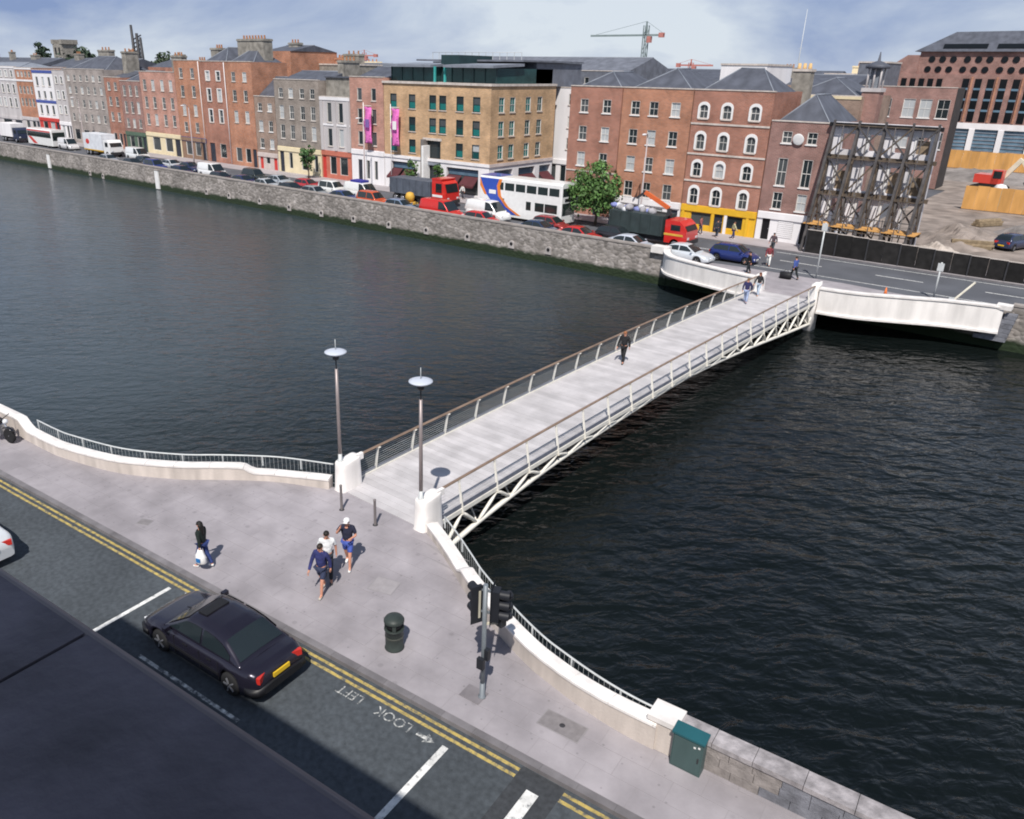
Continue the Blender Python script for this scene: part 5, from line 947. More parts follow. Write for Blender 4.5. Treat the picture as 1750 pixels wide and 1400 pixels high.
for x, y, lb in ((-18.76, 16.1, 'slim grey steel bollard in front of the bridge, the left one'), (-17.17, 16.18, 'slim grey steel bollard in front of the bridge, the right one')):
    T = thing('bollard', lb, 'bollard', (x, y, 0), 0, 'bollards before the bridge'); MB().lathe([(.055, 0), (.05, .02), (.045, .9), (.05, .92), (.05, .98), (.02, 1.0)], 12).build('shaft', mat('bollard_paint', (.20, .18, .18), .5, .1, 3, .3), T); MB().lathe([(.09, 0), (.09, .02), (.06, .03)], 14).build('base_plate', dsteel, T)
# traffic signal
T = thing('traffic_signal', 'grey-black traffic signal pole with two three-light heads seen from behind', 'traffic light', (-9.43, 12.32, 0), NA); grp = mat('signal_pole', (.20, .225, .25), .5, .12, 3, .2); sgb = mat('signal_black', (.018, .02, .026), .5, .15, 3)
MB().tube([(0, 0, 0), (0, 0, 3.3)], .057, 12).build('pole', grp, T); MB().lathe([(.1, 0), (.1, .03), (.065, .05), (.065, .45)], 12).build('pole_base', grp, T)
MB().box(-.5, .08, -.28, .18, .004, .012).build('ground_cover', mat('cover_grey', (.19, .175, .185), .8, .15, 3), T)
def signal_head(T, x, y, z, rz, plate=True):
    H = MB(); H.box(-.15, .15, -.1, .1, 0, .92); o = H.build('signal_head', sgb, T, (x, y, z), (0, 0, rz)); o.scale = (.88, .88, .92)
    if plate:
        MB().box(-.25, .25, -.115, -.101, -.1, 1.02).build('backing_board', sgb, o); MB().box(-.03, .03, -.13, -.116, .05, .87).build('board_stripe', mat('board_stripe', (.52, .49, .40), .6), o)
    for k in range(3):
        zz = .15 + k * .31; hd = MB(); n = 12; r0 = .125
        ring = lambda yy, drop: [(r0 * math.cos(a), yy - drop * (math.sin(a) < 0) * .0, zz + r0 * math.sin(a)) for a in [math.pi * (-.15 + 1.3 * i / n) for i in range(n + 1)]]
        hd.loft([ring(.1, 0), ring(.36, .1)], False, True, False); hd.loft([[(x_ * .93, y_, zz + (z_ - zz) * .93) for x_, y_, z_ in ring(.1, 0)], [(x_ * .93, y_, zz + (z_ - zz) * .93) for x_, y_, z_ in ring(.36, .1)]], False, True, False); hd.build('visor', sgb, o)
        MB().lathe([(.11, 0), (.09, .015), (.02, .02)], 14).build('lens', mat(('lens_green', 'lens_amber', 'lens_red')[k], ((.01, .06, .03), (.12, .06, .005), (.10, .006, .005))[k], .2, .05), o, (0, .1, zz), (R(-90), 0, 0))
    return o
signal_head(T, -.23, .02, 2.28, R(62)); signal_head(T, .23, .12, 2.35, R(-70)); MB().bar((-.2, .02, 2.5), (.25, .12, 2.5), .05).build('bracket', grp, T); MB().bar((-.2, .02, 3.1), (.25, .12, 3.1), .05).build('bracket', grp, T)
signal_head(T, .24, .3, 2.1, R(-15), False); MB().bar((0, 0, 2.2), (.24, .22, 2.2), .05).build('bracket', mat('pale_bracket', (.6, .56, .45), .6), T); MB().box(-.09, .09, -.16, -.056, .95, 1.25).build('push_button_box', sgb, T); MB().box(.055, .16, -.06, .06, 1.2, 1.5).build('detector_box', sgb, T)
# teal cabinet
T = thing('utility_cabinet', 'teal green utility cabinet standing against the block parapet', 'cabinet', (*N(8.02, 1.68), 0), NA); T.scale = (.95, 1, .87); tealp = mat('cabinet_teal', (.06, .10, .10), .5, .14, 2, streak=True)
MB().box(0, .72, 0, .28, 0, 1.06).build('cabinet_body', tealp, T); MB().add([(-.03, -.04, 1.06), (.75, -.04, 1.06), (.75, .3, 1.1), (-.03, .3, 1.1), (-.03, -.04, 1.12), (.75, -.04, 1.12), (.75, .3, 1.17), (-.03, .3, 1.17)], [(0, 3, 2, 1), (4, 5, 6, 7), (0, 1, 5, 4), (1, 2, 6, 5), (2, 3, 7, 6), (3, 0, 4, 7)]).build('lid', mat('cabinet_lid', (.02, .10, .12), .4, .1), T); MB().box(.03, .69, -.018, -.001, .06, 1.02).build('door', tealp, T)
for x, z in ((.5, .86), (.6, .9)): MB().box(x, x + .05, -.026, -.019, z, z + .05).build('sticker', white, T)
MB().box(.62, .65, -.04, -.019, .45, .6).build('handle', dsteel, T)
# covers let into the pavement
cvm = mat('cover_iron', (.21, .195, .20), .7, .15, 6)
def cover(label, s, t, w, d, rz=0, stud=True, m=cvm):
    T = thing('inspection_cover', label, 'manhole cover', (*N(s, t), .003), NA + rz); MB().box(-w / 2, w / 2, -d / 2, d / 2, 0, .006).build('plate', m, T); MB().box(-w / 2 - .03, w / 2 + .03, -d / 2 - .03, d / 2 + .03, -.003, .003).build('frame', joint_m, T)
    if stud: MB().lathe([(.07, .006), (.06, .01)], 14).build('keyhole', dsteel, T)
cover('rectangular grey inspection cover near the teal cabinet', 5.55, 1.25, 1.04, .52); cover('small dark grey drain grating on the pavement left of the woman', -10.2, .95, .42, .3, R(20), False); cover('pale square paved cover in front of the right curved wall', -1.4, 3.0, .75, .65, R(12), False, mat('cover_paved', (.31, .29, .30), .85, .1, 4))
# far quay posts, lamps, banners
def far_lamp(label, x, y, h, col=(.42, .36, .36)):
    T = thing('quay_lamp', label, 'street lamp', (x, y, 0), 0, 'lamp posts on the far quay'); m = mat('far_post_%d' % int(col[0] * 99), col, .5, .1); MB().tube([(0, 0, 0), (0, 0, 1), (0, 0, h)], [.12, .09, .06], 8).build('pole', m, T); MB().tube([(0, 0, h), (.1, -.3, h + .3), (.2, -.9, h + .35)], .05, 6).build('arm', m, T); MB().ball((.22, -1.1, h + .3), .14, .38, .1).build('lantern', rend_w, T)
far_lamp('lamp post in front of the orange brick house', -38.2, 72.9, 8.6); far_lamp('lamp post in front of the pink brick house', -77.6, 72.9, 8.2); far_lamp('lamp post by the red brick house with white sashes', -116.5, 72.9, 8.2); far_lamp('lamp post by the stone warehouse', -152, 72.9, 8.2)
for x, y, h, lb in ((-18.0, 63.6, 4.2, 'thin steel sign post beyond the far right pillar'), (-9.9, 63.5, 2.5, 'short steel sign post behind the right wing')):
    T = thing('sign_post', lb, 'post', (x, y, 0)); MB().tube([(0, 0, 0), (0, 0, h)], .06, 8).build('pole', steel, T); MB().box(-.2, .2, -.07, -.06, h - .6, h - .05).build('sign_plate', steel, T)
T = thing('traffic_cone', 'small orange traffic cone by the right wing', 'cone', (-12.6, 61.6, .0)); MB().lathe([(.14, .04), (.03, .6)], 12).build('cone', mat('cone_orange', (.8, .2, .05), .6), T); MB().box(-.2, .2, -.2, .2, 0, .04).build('foot', black, T)
T = thing('barrier_pole', 'pale raised barrier pole leaning behind the right wing', 'barrier', (-8.6, 62.0, 0)); MB().bar((0, 0, .2), (.95, 1.4, 1.5), .09).build('pole', mat('barrier_paint', (.7, .66, .55), .6), T); MB().box(-.15, .15, -.15, .15, 0, .5).build('pivot', steel, T)
pinkf = mat('pink_banner', (.72, .16, .48), .8, .3, 1.2)
for x, lb in ((-79.2, 'pink banner hanging on the pink brick house'), (-74.3, 'pink banner hanging at the corner of the tan hotel')):
    T = thing('banner', lb, 'banner', (x, 75.2, 0)); mb = MB(); rg = []
    for i in range(13):
        z = 9.7 - i * .37; w = .62; rg.append([(-w + .12 * math.sin(i * .7), .1 * math.sin(i * .9), z), (0 + .1 * math.sin(i * .7), .16 * math.sin(i * .9 + 1), z), (w + .12 * math.sin(i * .7), .1 * math.sin(i * .9 + 2), z)])
    rg2 = [[(a, b_ + .03, c) for a, b_, c in q] for q in rg]; mb.loft([q + w_[::-1] for q, w_ in zip(rg, rg2)], True, True); mb.build('cloth', pinkf, T); MB().tube([(-.75, .0, 0), (-.75, 0, 10.2)], .05, 6).build('pole', white, T); MB().bar((-.75, 0, 9.85), (.75, 0, 9.85), .05).build('spar', white, T)
    MB().box(-.3, .35, -.16, -.13, 7.2, 8.2).build('banner_panel', white if x > -76 else mat('banner_navy', (.2, .12, .35), .8), T)

# ------------------------------------------------------------------ trees
def make_tree(name, label, x, y, h, r, trunk_h, col, n=2600, leaf=.22, seed=1, squash=1.0, cat='tree'):
    rs = random.Random(seed); T = thing(name, label, cat, (x, y, 0)); bark = mat('bark', (.10, .075, .055), .9, .3, 4)
    tr = MB(); tr.tube([(0, 0, 0), (.05, .03, trunk_h * .5), (0, .05, trunk_h), (.1, 0, trunk_h + (h - trunk_h) * .6)], [h * .028, h * .022, h * .018, h * .006], 8); ends = []
    for k in range(9):
        a = 2 * math.pi * k / 9 + rs.uniform(-.3, .3); z0 = trunk_h + rs.uniform(-.1, .35) * (h - trunk_h); e = Vector((math.cos(a) * r * rs.uniform(.5, .8), math.sin(a) * r * rs.uniform(.5, .8), z0 + (h - trunk_h) * rs.uniform(.2, .5))); tr.tube([(0, .04, z0), Vector((0, 0, z0)).lerp(e, .5) + Vector((0, 0, .15)), e], [h * .01, h * .007, h * .003], 5)
    tr.build('trunk', bark, T); cl = []
    for k in range(46):
        u = rs.random() ** .45; a = rs.uniform(0, 2 * math.pi); zc_ = rs.uniform(-1, 1); q = math.sqrt(1 - zc_ * zc_); cl.append((Vector((u * r * q * math.cos(a), u * r * q * math.sin(a), trunk_h + (h - trunk_h) * (.5 + .5 * u * zc_ * squash))), rs.uniform(.18, .42) * r))
    for part in range(2):
        mb = MB(); vs_, fs_ = [], []
        for i in range(n // 2):
            c, rad = rs.choice(cl); d = Vector((rs.gauss(0, 1), rs.gauss(0, 1), rs.gauss(0, .8))); d = d.normalized() * rad * rs.random() ** .4; p_ = c + d; nrm = (d.normalized() + Vector((rs.uniform(-.6, .6), rs.uniform(-.6, .6), rs.uniform(0, .9)))).normalized(); u_ = nrm.orthogonal().normalized(); w_ = nrm.cross(u_); an = rs.uniform(0, 6.28); u2 = u_ * math.cos(an) + w_ * math.sin(an); w2 = nrm.cross(u2); s_ = leaf * rs.uniform(.6, 1.3); k = len(vs_)
            vs_ += [p_ - u2 * s_, p_ + w2 * s_ * .55 + nrm * s_ * .12, p_ + u2 * s_, p_ - w2 * s_ * .55 + nrm * s_ * .12]; fs_.append((k, k + 1, k + 2, k + 3))
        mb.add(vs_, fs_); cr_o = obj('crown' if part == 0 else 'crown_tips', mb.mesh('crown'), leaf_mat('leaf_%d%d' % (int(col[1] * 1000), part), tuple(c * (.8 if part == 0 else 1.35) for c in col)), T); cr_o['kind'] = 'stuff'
    return T
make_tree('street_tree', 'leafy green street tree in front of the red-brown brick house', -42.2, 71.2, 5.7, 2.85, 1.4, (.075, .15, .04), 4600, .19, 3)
make_tree('street_tree', 'small slim street tree before the cream ground floor', -89.6, 73.6, 4.6, 1.0, 1.2, (.05, .11, .035), 1100, .16, 5)
make_tree('potted_tree', 'clipped green tree left of the hotel entrance', -70.9, 74.6, 4.3, .85, .8, (.06, .12, .03), 700, .13, 6); make_tree('potted_tree', 'clipped green tree right of the hotel entrance', -66.5, 74.6, 4.1, .75, .8, (.06, .12, .03), 700, .13, 7)
make_tree('distant_tree', 'dark tree standing on the skyline left of the church tower', -498, 222, 25, 4.5, 8, (.03, .05, .03), 700, 1.0, 8); make_tree('distant_tree', 'dark tree clump at the foot of the church tower', -520, 255, 21, 12, 9, (.035, .055, .035), 900, 1.6, 9)
make_tree('distant_tree', 'round dark tree on the skyline right of the lattice mast', -305, 182, 19, 4, 9, (.04, .06, .03), 500, .9, 10)

# ------------------------------------------------------------------ skyline
def block(label, x0, x1, y, zt, m, rf='gable', rh=1.6, d=12, chim=(), rm=None, wins=None):
    W = x1 - x0; T = thing('rear_building', label, 'building', (x0, y, 0)); MB().box(0, W, 0, d, -.1, zt).build('wall', m, T); roof(T, W, d, zt + .003, rh, rf, rm or slate, .15, 0) if rf != 'flat' else MB().box(-.1, W + .1, -.1, d, zt + .003, zt + .25).build('parapet', stone_t, T)
    for c in chim: chimney(T, *c)
    if wins:
        for i in range(wins): MB().box((i + .3) * W / wins, (i + .7) * W / wins, -.05, .02, zt - 2.2, zt - .8).build('window', glass_dark, T)
    return T
block('brick gable house rising behind the low brown house', -119.5, -112.5, 90, 16.6, brick_a, 'gable', 1.0, 10, ((3.5, 4, 2.4, 1, 16, 18.0),)); block('brick and stone rear range behind the grey-brown house', -117, -104, 96, 14.6, chim_m, 'flat', 0, 8, ((2.2, 3, 3.4, 1.2, 14, 16.2), (9.8, 3, 3.8, 1.2, 14, 16.4), (6.0, 4, 2.6, 1.2, 14, 15.8, brick_a)))
block('low orange brick range far behind the pink house', -146, -130, 130, 14.2, brick_a, 'flat', 0, 10, ((8, 3, 4, 1.5, 14, 15.6, rend_c),)); block('white flat-roofed block behind the arched-window house', -52.3, -45.6, 120, 15.5, rend_w, 'flat', 0, 10)
block('slate roofs filling the gap behind the orange brick house', -72, -50, 132, 13.4, slate2, 'gable', 1.6, 14); block('long slate-roofed range behind the white block', -50, -36, 128, 13.0, brick_d, 'gable', 1.5, 14, ((3, 5, 1.6, 1.2, 13, 15.4),)); block('orange brick range right of the tall chimney', -54, -45, 172, 14.6, brick_a, 'flat', 0, 12, ((6, 4, 4, 2, 14, 16.2, rend_c),)); block('blue-grey plant room beside the cupola', -42.5, -38, 152, 16.4, slate2, 'flat', 0, 8)
block('slate roofs behind the stone warehouse', -230, -195, 104, 13.2, brick_d, 'gable', 2.2, 14, ((5, 6, 2.5, 1.5, 13, 16.5), (20, 6, 2.5, 1.5, 13, 16.8))); block('slate roofs behind the far left corner block', -300, -245, 108, 13.4, brick_c, 'gable', 2.0, 14, ((12, 6, 3, 1.5, 13, 16.4), (40, 6, 3, 1.5, 13, 16.2), (27, 5, 1.4, 1.4, 13, 17)))
block('slate roofs behind the pink-red brick house', -196, -160, 112, 13.6, brick_b, 'gable', 1.7, 14, ((6, 6, 2.6, 1.5, 13, 16.6), (26, 6, 2.6, 1.5, 13, 16.4))); block('grey roofs behind the tall orange brick house', -160, -124, 118, 13.6, brick_d, 'gable', 1.6, 14, ((8, 6, 2.6, 1.5, 13, 16.0), (22, 6, 2.6, 1.5, 13, 16.2)))
block('slate roofs behind the hotel and its side street', -110, -88, 122, 14.0, brick_d, 'gable', 1.4, 14); block('distant pale terraces beyond the cupola', -36, 20, 250, 12.5, rend_g, 'gable', 2, 20)
for i in range(26):
    x = -900 + i * 36 + random.uniform(-8, 8); block('distant town block number %s of the far roofscape' % ['one'][0] if False else 'hazy distant roof block on the far skyline', x, x + random.uniform(24, 40), random.uniform(300, 420), random.uniform(11.5, 15.5), random.choice((brick_d, rend_g, brick_c, slate2)), 'gable', random.uniform(1, 3), 20)['group'] = 'distant roof blocks'
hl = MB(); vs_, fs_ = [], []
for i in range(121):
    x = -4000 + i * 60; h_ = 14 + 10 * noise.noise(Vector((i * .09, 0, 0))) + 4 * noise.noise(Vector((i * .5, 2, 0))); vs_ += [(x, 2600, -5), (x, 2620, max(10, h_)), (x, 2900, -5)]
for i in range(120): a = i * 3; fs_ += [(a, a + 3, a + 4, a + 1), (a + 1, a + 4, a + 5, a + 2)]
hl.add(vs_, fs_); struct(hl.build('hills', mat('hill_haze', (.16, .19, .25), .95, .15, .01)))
T = thing('church_tower', 'square grey battlemented church tower on the left skyline', 'tower', (-553, 262, 0)); MB().box(-6, 6, -5, 5, 0, 25).build('tower_shaft', chim_m, T)
for x in (-5.4, 5.4): MB().box(x - 1.6, x + 1.6, -5.3, 5.3, 25, 27.6).build('battlement', chim_m, T)
for x in (-2.5, 2.5): MB().box(x - .9, x + .9, -5.2, -4.9, 19, 23).build('louvre', black, T)
T = thing('lattice_mast', 'dark twin lattice mast on the left skyline', 'mast', (-425, 240, 0)); 
for x, h in ((-4, 33), (0, 29), (4, 27)): MB().tube([(x, 0, 0), (x * .8 - (1.5 if x < 0 else 0), 0, h)], [1.2, .7], 6).build('mast_leg', dsteel, T)
for i in range(6): MB().bar((-4, 0, 16 + i * 2), (4, 0, 18 + i * 2), .5).build('mast_brace', dsteel, T)
def crane(label, x, y, h, j0, j1, zj, m, m2):
    T = thing('tower_crane', label, 'crane', (x, y, 0)); w = .55
    for a, b_ in ((-w, -w), (w, -w), (w, w), (-w, w)): MB().bar((a, b_, 0), (a, b_, h - 1), .22).build('mast_leg', m, T)
    br = MB(); z = 0; k = 1
    while z < h - 3: br.bar((-w * k, -w, z), (w * k, -w, z + 2), .14); br.bar((w, -w * k, z), (w, w * k, z + 2), .14); z += 2; k = -k
    tag(br.build('lattice', m, T), kind='stuff'); MB().bar((j0, 0, zj), (j1, 0, zj), .35, .5).build('jib', m, T); MB().bar((j0 * .9, 0, zj + .3), (0, 0, h), .08).build('tie_bar', m, T); MB().bar((j1, 0, zj + .3), (0, 0, h), .08).build('tie_bar', m, T); MB().bar((0, 0, zj), (0, 0, h), .35).build('apex', m, T)
    e = j1 if abs(j1) < abs(j0) else j0; MB().box(min(e, e * .75), max(e, e * .75), -.5, .5, zj - .6, zj + .6).build('counterweight', m2, T); MB().box(.6, 1.7, -.6, .6, zj - 1.9, zj - .3).build('cab', m2, T)
crg = mat('crane_grey', (.22, .27, .27), .6); crr = mat('crane_red', (.50, .20, .17), .6)
crane('tall grey tower crane with red counterweight behind the brick houses', -119, 220, 27.5, -17.8, 5.5, 24.0, crg, crr); crane('red tower crane low on the skyline right of the grey one', -124.5, 262, 18.6, 7.5, -5.0, 16.8, crr, crr); crane('red tower crane on the skyline above the pink brick house', -277, 262, 21.5, -10, 8, 19.2, crr, crr)
T = thing('radio_mast', 'thin radio mast rising behind the tall rendered chimney', 'mast', (-69, 200, 0)); MB().tube([(0, 0, 0), (0, 0, 18), (.1, 0, 28)], [.16, .1, .05], 6).build('mast', steel, T); MB().bar((-.5, 0, 20), (.5, 0, 20), .06).build('cross_arm', steel, T)

# ------------------------------------------------------------------ people
def skin_obj(name, verts, edges, radii, m, parent, root=0, sub=2):
    me = bpy.data.meshes.new(name); me.from_pydata([tuple(v) for v in verts], edges, []); o = bpy.data.objects.new(name, me); C.objects.link(o); o.parent = parent; me.materials.append(m)
    md = o.modifiers.new('skin', 'SKIN'); md.use_smooth_shade = True; sv = me.skin_vertices[0].data if me.skin_vertices else None
    if sv is None: return o
    for i, r_ in enumerate(radii): sv[i].radius = r_ if isinstance(r_, tuple) else (r_, r_); sv[i].use_root = (i == root)
    o.modifiers.new('sub', 'SUBSURF').levels = sub; o.modifiers['sub'].render_levels = sub
    return o
def person(label, x, y, rz, h=1.72, top=(.03, .04, .1), legs=(.05, .06, .1), shoes=(.7, .7, .7), hair=(.02, .015, .012), hairstyle='short', sleeves='short', shorts=False, stride=.22, arms=(0, 0), z=0, lean=0, cap=None, woman=False, group=None, skirt=False):
    """faces local +y; one continuous body, clothes as children"""
    T = thing('person', label, 'person', (x, y, z), rz, group); k = h / 1.75; sw = .17 if woman else .195
    V = lambda a, b, c: Vector((a * k, (b + lean * max(0, c - .9)) * k, c * k)); st = stride
    L = {'pel': V(0, 0, .95), 'bel': V(0, .0, 1.1), 'che': V(0, -.01, 1.30), 'neb': V(0, 0, 1.46), 'nek': V(0, .015, 1.52), 'hed': V(0, .03, 1.62), 'top': V(0, .02, 1.70)}
    J = {}
    for sd_, sg, f in (('l', -1, 1), ('r', 1, -1)):
        fr = st * f; J[sd_] = dict(hip=V(sg * .09, 0, .90), kne=V(sg * .095, fr * .55 + .04, .50), ank=V(sg * .095, fr - (.05 if f < 0 else 0), .09 + (.04 if f < 0 else 0)), toe=V(sg * .11, fr + .15 - (.04 if f < 0 else 0), .035 + (.0 if f < 0 else 0)))
        ar_ = arms[0 if sg < 0 else 1]; sh = V(sg * sw, 0, 1.42); el = sh + Vector((sg * .06, -.10 * f * (st > .05) * 1.0 + .02, -.28)) * k
        if ar_ == 0: wr = el + Vector((sg * .01, .08 - .08 * f, -.25)) * k
        elif ar_ == 1: el = sh + Vector((sg * .08, .02, -.27)) * k; wr = el + Vector((-sg * .14, .2, -.02)) * k       # forearm across the waist
        else: el = sh + Vector((sg * .10, .18, -.14)) * k; wr = el + Vector((-sg * .12, .06, .22)) * k                 # hand raised to the face
        J[sd_].update(sh=sh, el=el, wr=wr)
    vs_ = [L['pel'], L['bel'], L['che'], L['neb'], L['nek'], L['hed'], L['top']]; rd = [(.15, .11), (.135, .10), (.155, .11), (.085, .07), (.052, .055), (.078, .095), (.05, .06)]; rd = [(a * k, b * k) for a, b in rd]; ed = [(i, i + 1) for i in range(6)]
    for sd_ in 'lr':
        q = J[sd_]; i = len(vs_); vs_ += [q['hip'], q['kne'], q['ank'], q['toe']]; rd += [.085 * k, .058 * k, .042 * k, .035 * k]; ed += [(0, i), (i, i + 1), (i + 1, i + 2), (i + 2, i + 3)]
        i = len(vs_); vs_ += [q['sh'], q['el'], q['wr'], q['wr'] + (q['wr'] - q['el']).normalized() * .075 * k]; rd += [.055 * k, .042 * k, .03 * k, .036 * k]; ed += [(2, i), (i, i + 1), (i + 1, i + 2), (i + 2, i + 3)]
    nb = len(vs_)
    for sd_, sg in (('l', -1), ('r', 1)):                     # five fingers rooted in each palm
        q = J[sd_]; d = (q['wr'] - q['el']).normalized(); a_ = Vector((0, 1, 0)) - d * d.y
        a_ = a_.normalized() if a_.length > .1 else Vector((1, 0, 0)); nrm = d.cross(a_) * sg; p0 = q['wr'] + d * .085 * k
        for fi, (off, ln) in enumerate(((.028, .06), (.010, .07), (-.010, .066), (-.027, .052))):
            i = len(vs_); b0 = p0 + a_ * off * k; vs_ += [b0, b0 + (d * ln * .55 - nrm * .006) * k, b0 + (d * ln * .9 - nrm * .025) * k]; rd += [.0095 * k, .009 * k, .0075 * k]; ed += [(i, i + 1), (i + 1, i + 2)]
        i = len(vs_); b0 = q['wr'] + (d * .03 + a_ * .034) * k; vs_ += [b0, b0 + (d * .03 + a_ * .028) * k, b0 + (d * .055 + a_ * .03 - nrm * .01) * k]; rd += [.011 * k, .0095 * k, .008 * k]; ed += [(i, i + 1), (i + 1, i + 2)]
    body = skin_obj('body', vs_, ed, rd, skin, T)
    for j in range(nb, len(vs_), 3): body.data.skin_vertices[0].data[j].use_root = True
    tm = mat('cloth_%d_%d_%d' % tuple(int(c * 999) for c in top), top, .85, .3, 7, bump=1, bscale=13); lm = mat('cloth_%d_%d_%d' % tuple(int(c * 999) for c in legs), legs, .85, .3, 7, bump=1, bscale=13); hm = mat('hair_%d' % int(hair[0] * 999), hair, .6, .25, 20); sm_ = mat('shoe_%d' % int(shoes[0] * 999), shoes, .6, .1)
    tv = [L['pel'] + Vector((0, 0, -.03)), L['bel'], L['che'], L['neb'] + Vector((0, 0, .01))]; tr_ = [(.175 * k, .135 * k), (.16 * k, .125 * k), (.18 * k, .135 * k), (.085 * k, .08 * k)]; te = [(0, 1), (1, 2), (2, 3)]
    for sd_ in 'lr':
        q = J[sd_]; i = len(tv)
        if sleeves == 'short': tv += [q['sh'], q['sh'].lerp(q['el'], .8)]; tr_ += [.078 * k, .066 * k]; te += [(2, i), (i, i + 1)]
        else: tv += [q['sh'], q['el'], q['el'].lerp(q['wr'], .95)]; tr_ += [.078 * k, .062 * k, .048 * k]; te += [(2, i), (i, i + 1), (i + 1, i + 2)]
    skin_obj('jacket' if sleeves != 'short' else 'shirt', tv, te, tr_, tm, T, 0)
    lv = [L['pel'] + Vector((0, 0, .03))]; lr_ = [(.165 * k, .125 * k)]; le = []
    for sd_ in 'lr':
        q = J[sd_]; i = len(lv); lv += [q['hip'], q['kne'] if not shorts else q['hip'].lerp(q['kne'], .85)]; lr_ += [.105 * k, (.08 if not shorts else .095) * k]; le += [(0, i), (i, i + 1)]
        if not shorts: lv += [q['ank'] + Vector((0, 0, .01))]; lr_ += [.062 * k]; le += [(i + 1, i + 2)]
    skin_obj('shorts' if shorts else 'trousers', lv, le, lr_, lm, T, 0)
    for sd_ in 'lr':
        q = J[sd_]; skin_obj('shoe', [q['ank'] - Vector((0, .05, .035)) * k, q['ank'] + Vector((0, .04, -.035)) * k, q['toe'] + Vector((0, .02, .0))], [(0, 1), (1, 2)], [(.045 * k, .045 * k), (.05 * k, .05 * k), (.042 * k, .034 * k)], sm_, T, 0)
    hd = L['hed']; s_ = .1 * k
    H = MB(); H.ball(hd + Vector((0, -.012, .035)) * k, .092 * k, .108 * k, .092 * k, 14, 8, -.25, 1)
    if hairstyle == 'long':
        H.loft([[(hd.x + rx * math.cos(a) * k, hd.y + (yy + ry * math.sin(a)) * k, hd.z + zz * k) for a in [2 * math.pi * i / 12 for i in range(12)]] for zz, rx, ry, yy in ((.06, .095, .09, -.03), (-.05, .1, .07, -.06), (-.2, .1, .05, -.09), (-.34, .07, .03, -.11))])
    H.build('hair', hm, T)
    if cap: MB().ball(hd + Vector((0, -.008, .04)) * k, .103 * k, .118 * k, .1 * k, 14, 6, -.05, 1).build('cap', cap, T); MB().loft([[(hd.x + a, hd.y + b, hd.z + c) for a, b, c in ((-.07 * k, yy, .045 * k), (.07 * k, yy, .045 * k), (.06 * k, yy, .06 * k), (-.06 * k, yy, .06 * k))] for yy in (.09 * k, .19 * k)]).build('cap_peak', cap, T)
    for sg in (-1, 1): MB().ball(hd + Vector((sg * .032, .092, .0)) * k, .012 * k, .008 * k, .008 * k, 8, 5).build('eye', mat('eye_dark', (.02, .015, .012), .3), T); MB().ball(hd + Vector((sg * .083, .0, -.01)) * k, .014 * k, .025 * k, .035 * k, 8, 6).build('ear', skin, T)
    MB().ball(hd + Vector((0, .105, -.025)) * k, .013 * k, .02 * k, .025 * k, 8, 6).build('nose', skin, T); MB().ball(hd + Vector((0, .088, -.058)) * k, .026 * k, .01 * k, .007 * k, 8, 5).build('mouth', mat('lips', (.4, .13, .11), .5), T)
    return T, J
P1, J1 = person('woman in black top with long dark hair carrying a white shopping bag', -19.3, 10.98, NA + R(105), 1.62, (.012, .02, .018), (.03, .05, .17), (.75, .74, .72), (.012, .011, .01), 'long', 'long', False, .20, (0, 0), woman=True)
bagw = P1.matrix_basis @ (J1['l']['wr'] + Vector((0, 0, -.1))); T = thing('shopping_bag', 'white plastic shopping bag with blue mark held by the woman', 'bag', tuple(bagw), NA + R(105))
MB().loft([[(math.cos(a) * rx, math.sin(a) * ry, z) for a in [2 * math.pi * i / 10 for i in range(10)]] for z, rx, ry in ((-.42, .10, .16), (-.38, .13, .2), (-.15, .11, .17), (-.02, .05, .1), (.04, .02, .09))]).build('bag_body', white, T); MB().box(-.145, -.12, -.07, .07, -.33, -.2).build('bag_mark', mat('bag_blue', (.02, .15, .4), .5), T); MB().tube([(0, -.06, .02), (0, -.02, .12), (0, .02, .12), (0, .06, .02)], .008, 6).build('bag_handle', white, T)
person('man in navy jacket walking nearest the camera of the group of three', -15.6, 12.52, R(200), 1.69, (.03, .035, .13), (.035, .045, .09), (.5, .46, .4), (.03, .02, .015), 'short', 'long', True, .24, (0, 0))
person('man in white shirt in the middle of the group of three', -15.98, 13.08, R(225), 1.70, (.72, .73, .74), (.02, .025, .035), (.05, .05, .05), (.015, .012, .01), 'short', 'short', False, .2, (0, 1))
person('man in white cap, dark shirt and blue shorts behind the group of three', -16.05, 13.95, R(215), 1.72, (.02, .022, .045), (.06, .10, .38), (.78, .77, .75), (.05, .035, .02), 'short', 'short', True, .24, (1, 2), cap=white)
zb_ = zd(35.7)
person('person in dark suit walking alone along the middle of the bridge', -18.85, 35.7, R(185), 1.74, (.02, .02, .022), (.02, .02, .022), (.03, .03, .03), (.3, .12, .05), 'short', 'long', False, .2, (0, 0), z=zb_ + .004)
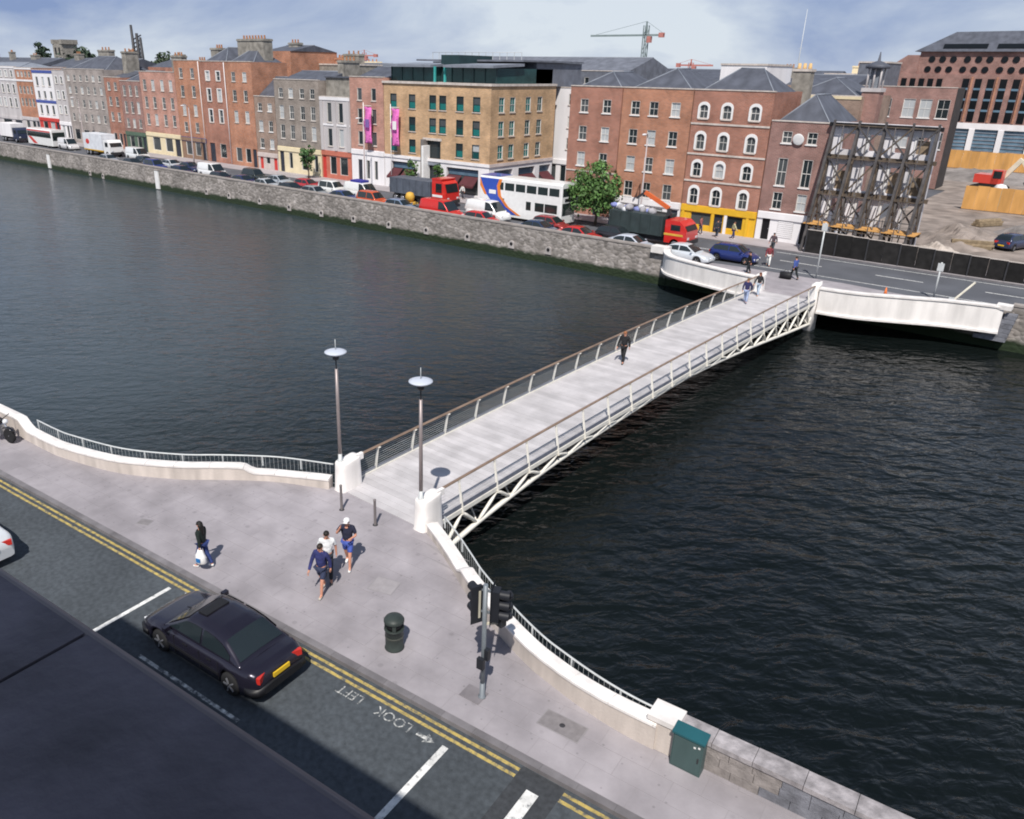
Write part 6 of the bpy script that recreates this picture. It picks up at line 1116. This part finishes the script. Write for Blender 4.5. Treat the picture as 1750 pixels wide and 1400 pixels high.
person('person in navy top and pale jeans at the far end of the bridge', -18.95, 52.2, R(10), 1.72, (.03, .03, .10), (.30, .36, .52), (.3, .3, .35), (.2, .11, .05), 'short', 'long', False, .2, z=zd(52.2) + .004); person('person with long brown hair and pale jeans beside the far left pillar', -19.15, 54.9, R(170), 1.68, (.03, .03, .035), (.42, .50, .60), (.5, .5, .5), (.13, .04, .02), 'long', 'long', False, .16, z=zd(54.9) + .004, woman=True)
person('person in dark clothes standing left of the far landing', -22.35, 61.2, R(120), 1.76, (.015, .016, .02), (.02, .025, .03), (.02, .02, .02), z=.0, stride=.12, sleeves='long'); person('person in dark red top and white skirt crossing the far road', -22.45, 65.6, R(200), 1.72, (.20, .04, .05), (.75, .75, .72), (.1, .1, .1), z=-.12, sleeves='long'); person('person in grey standing by the white ground floor', -24.2, 71.2, R(180), 1.74, (.10, .07, .08), (.06, .07, .08), (.03, .03, .03), z=-.12, sleeves='long', stride=.1)
person('person in bright blue jacket pulling a black bag at the far landing', -19.1, 61.9, R(70), 1.76, (.06, .10, .32), (.015, .02, .022), (.02, .02, .02), z=.0, sleeves='long', stride=.26); T = thing('holdall', 'black holdall beside the person in the blue jacket', 'bag', (-19.65, 61.7, 0)); MB().loft([[(x, y, z) for y, z in ((-w, .05), (-w * 1.1, .3), (-w * .6, .5), (w * .6, .5), (w * 1.1, .3), (w, .05))] for x, w in ((-.42, .12), (-.3, .2), (.3, .2), (.42, .12))]).build('bag_body', black, T); MB().tube([(-.2, 0, .48), (-.1, 0, .66), (.1, 0, .66), (.2, 0, .48)], .02, 6).build('handle', black, T)
for x, y, c, lg, lb in ((-30.4, 73.6, (.05, .05, .06), (.04, .05, .07), 'person in dark coat by the yellow shop window'), (-28.9, 73.8, (.55, .5, .3), (.05, .05, .12), 'person in pale yellow top at the right of the yellow shop'), (-32.2, 73.9, (.3, .1, .1), (.1, .1, .13), 'person in red top left of the yellow shop door'), (-62.5, 74.5, (.7, .7, .68), (.05, .05, .06), 'person in white shirt outside the hotel windows'), (-40.9, 71.8, (.75, .73, .7), (.1, .1, .2), 'person in white standing under the street tree'), (-39.8, 72.9, (.4, .3, .25), (.6, .55, .5), 'person in tan beside the street tree')): person(lb, x, y, R(random.uniform(0, 360)), 1.72, c, lg, z=0 if y > 72.6 else -.12, stride=.12, sleeves='long')
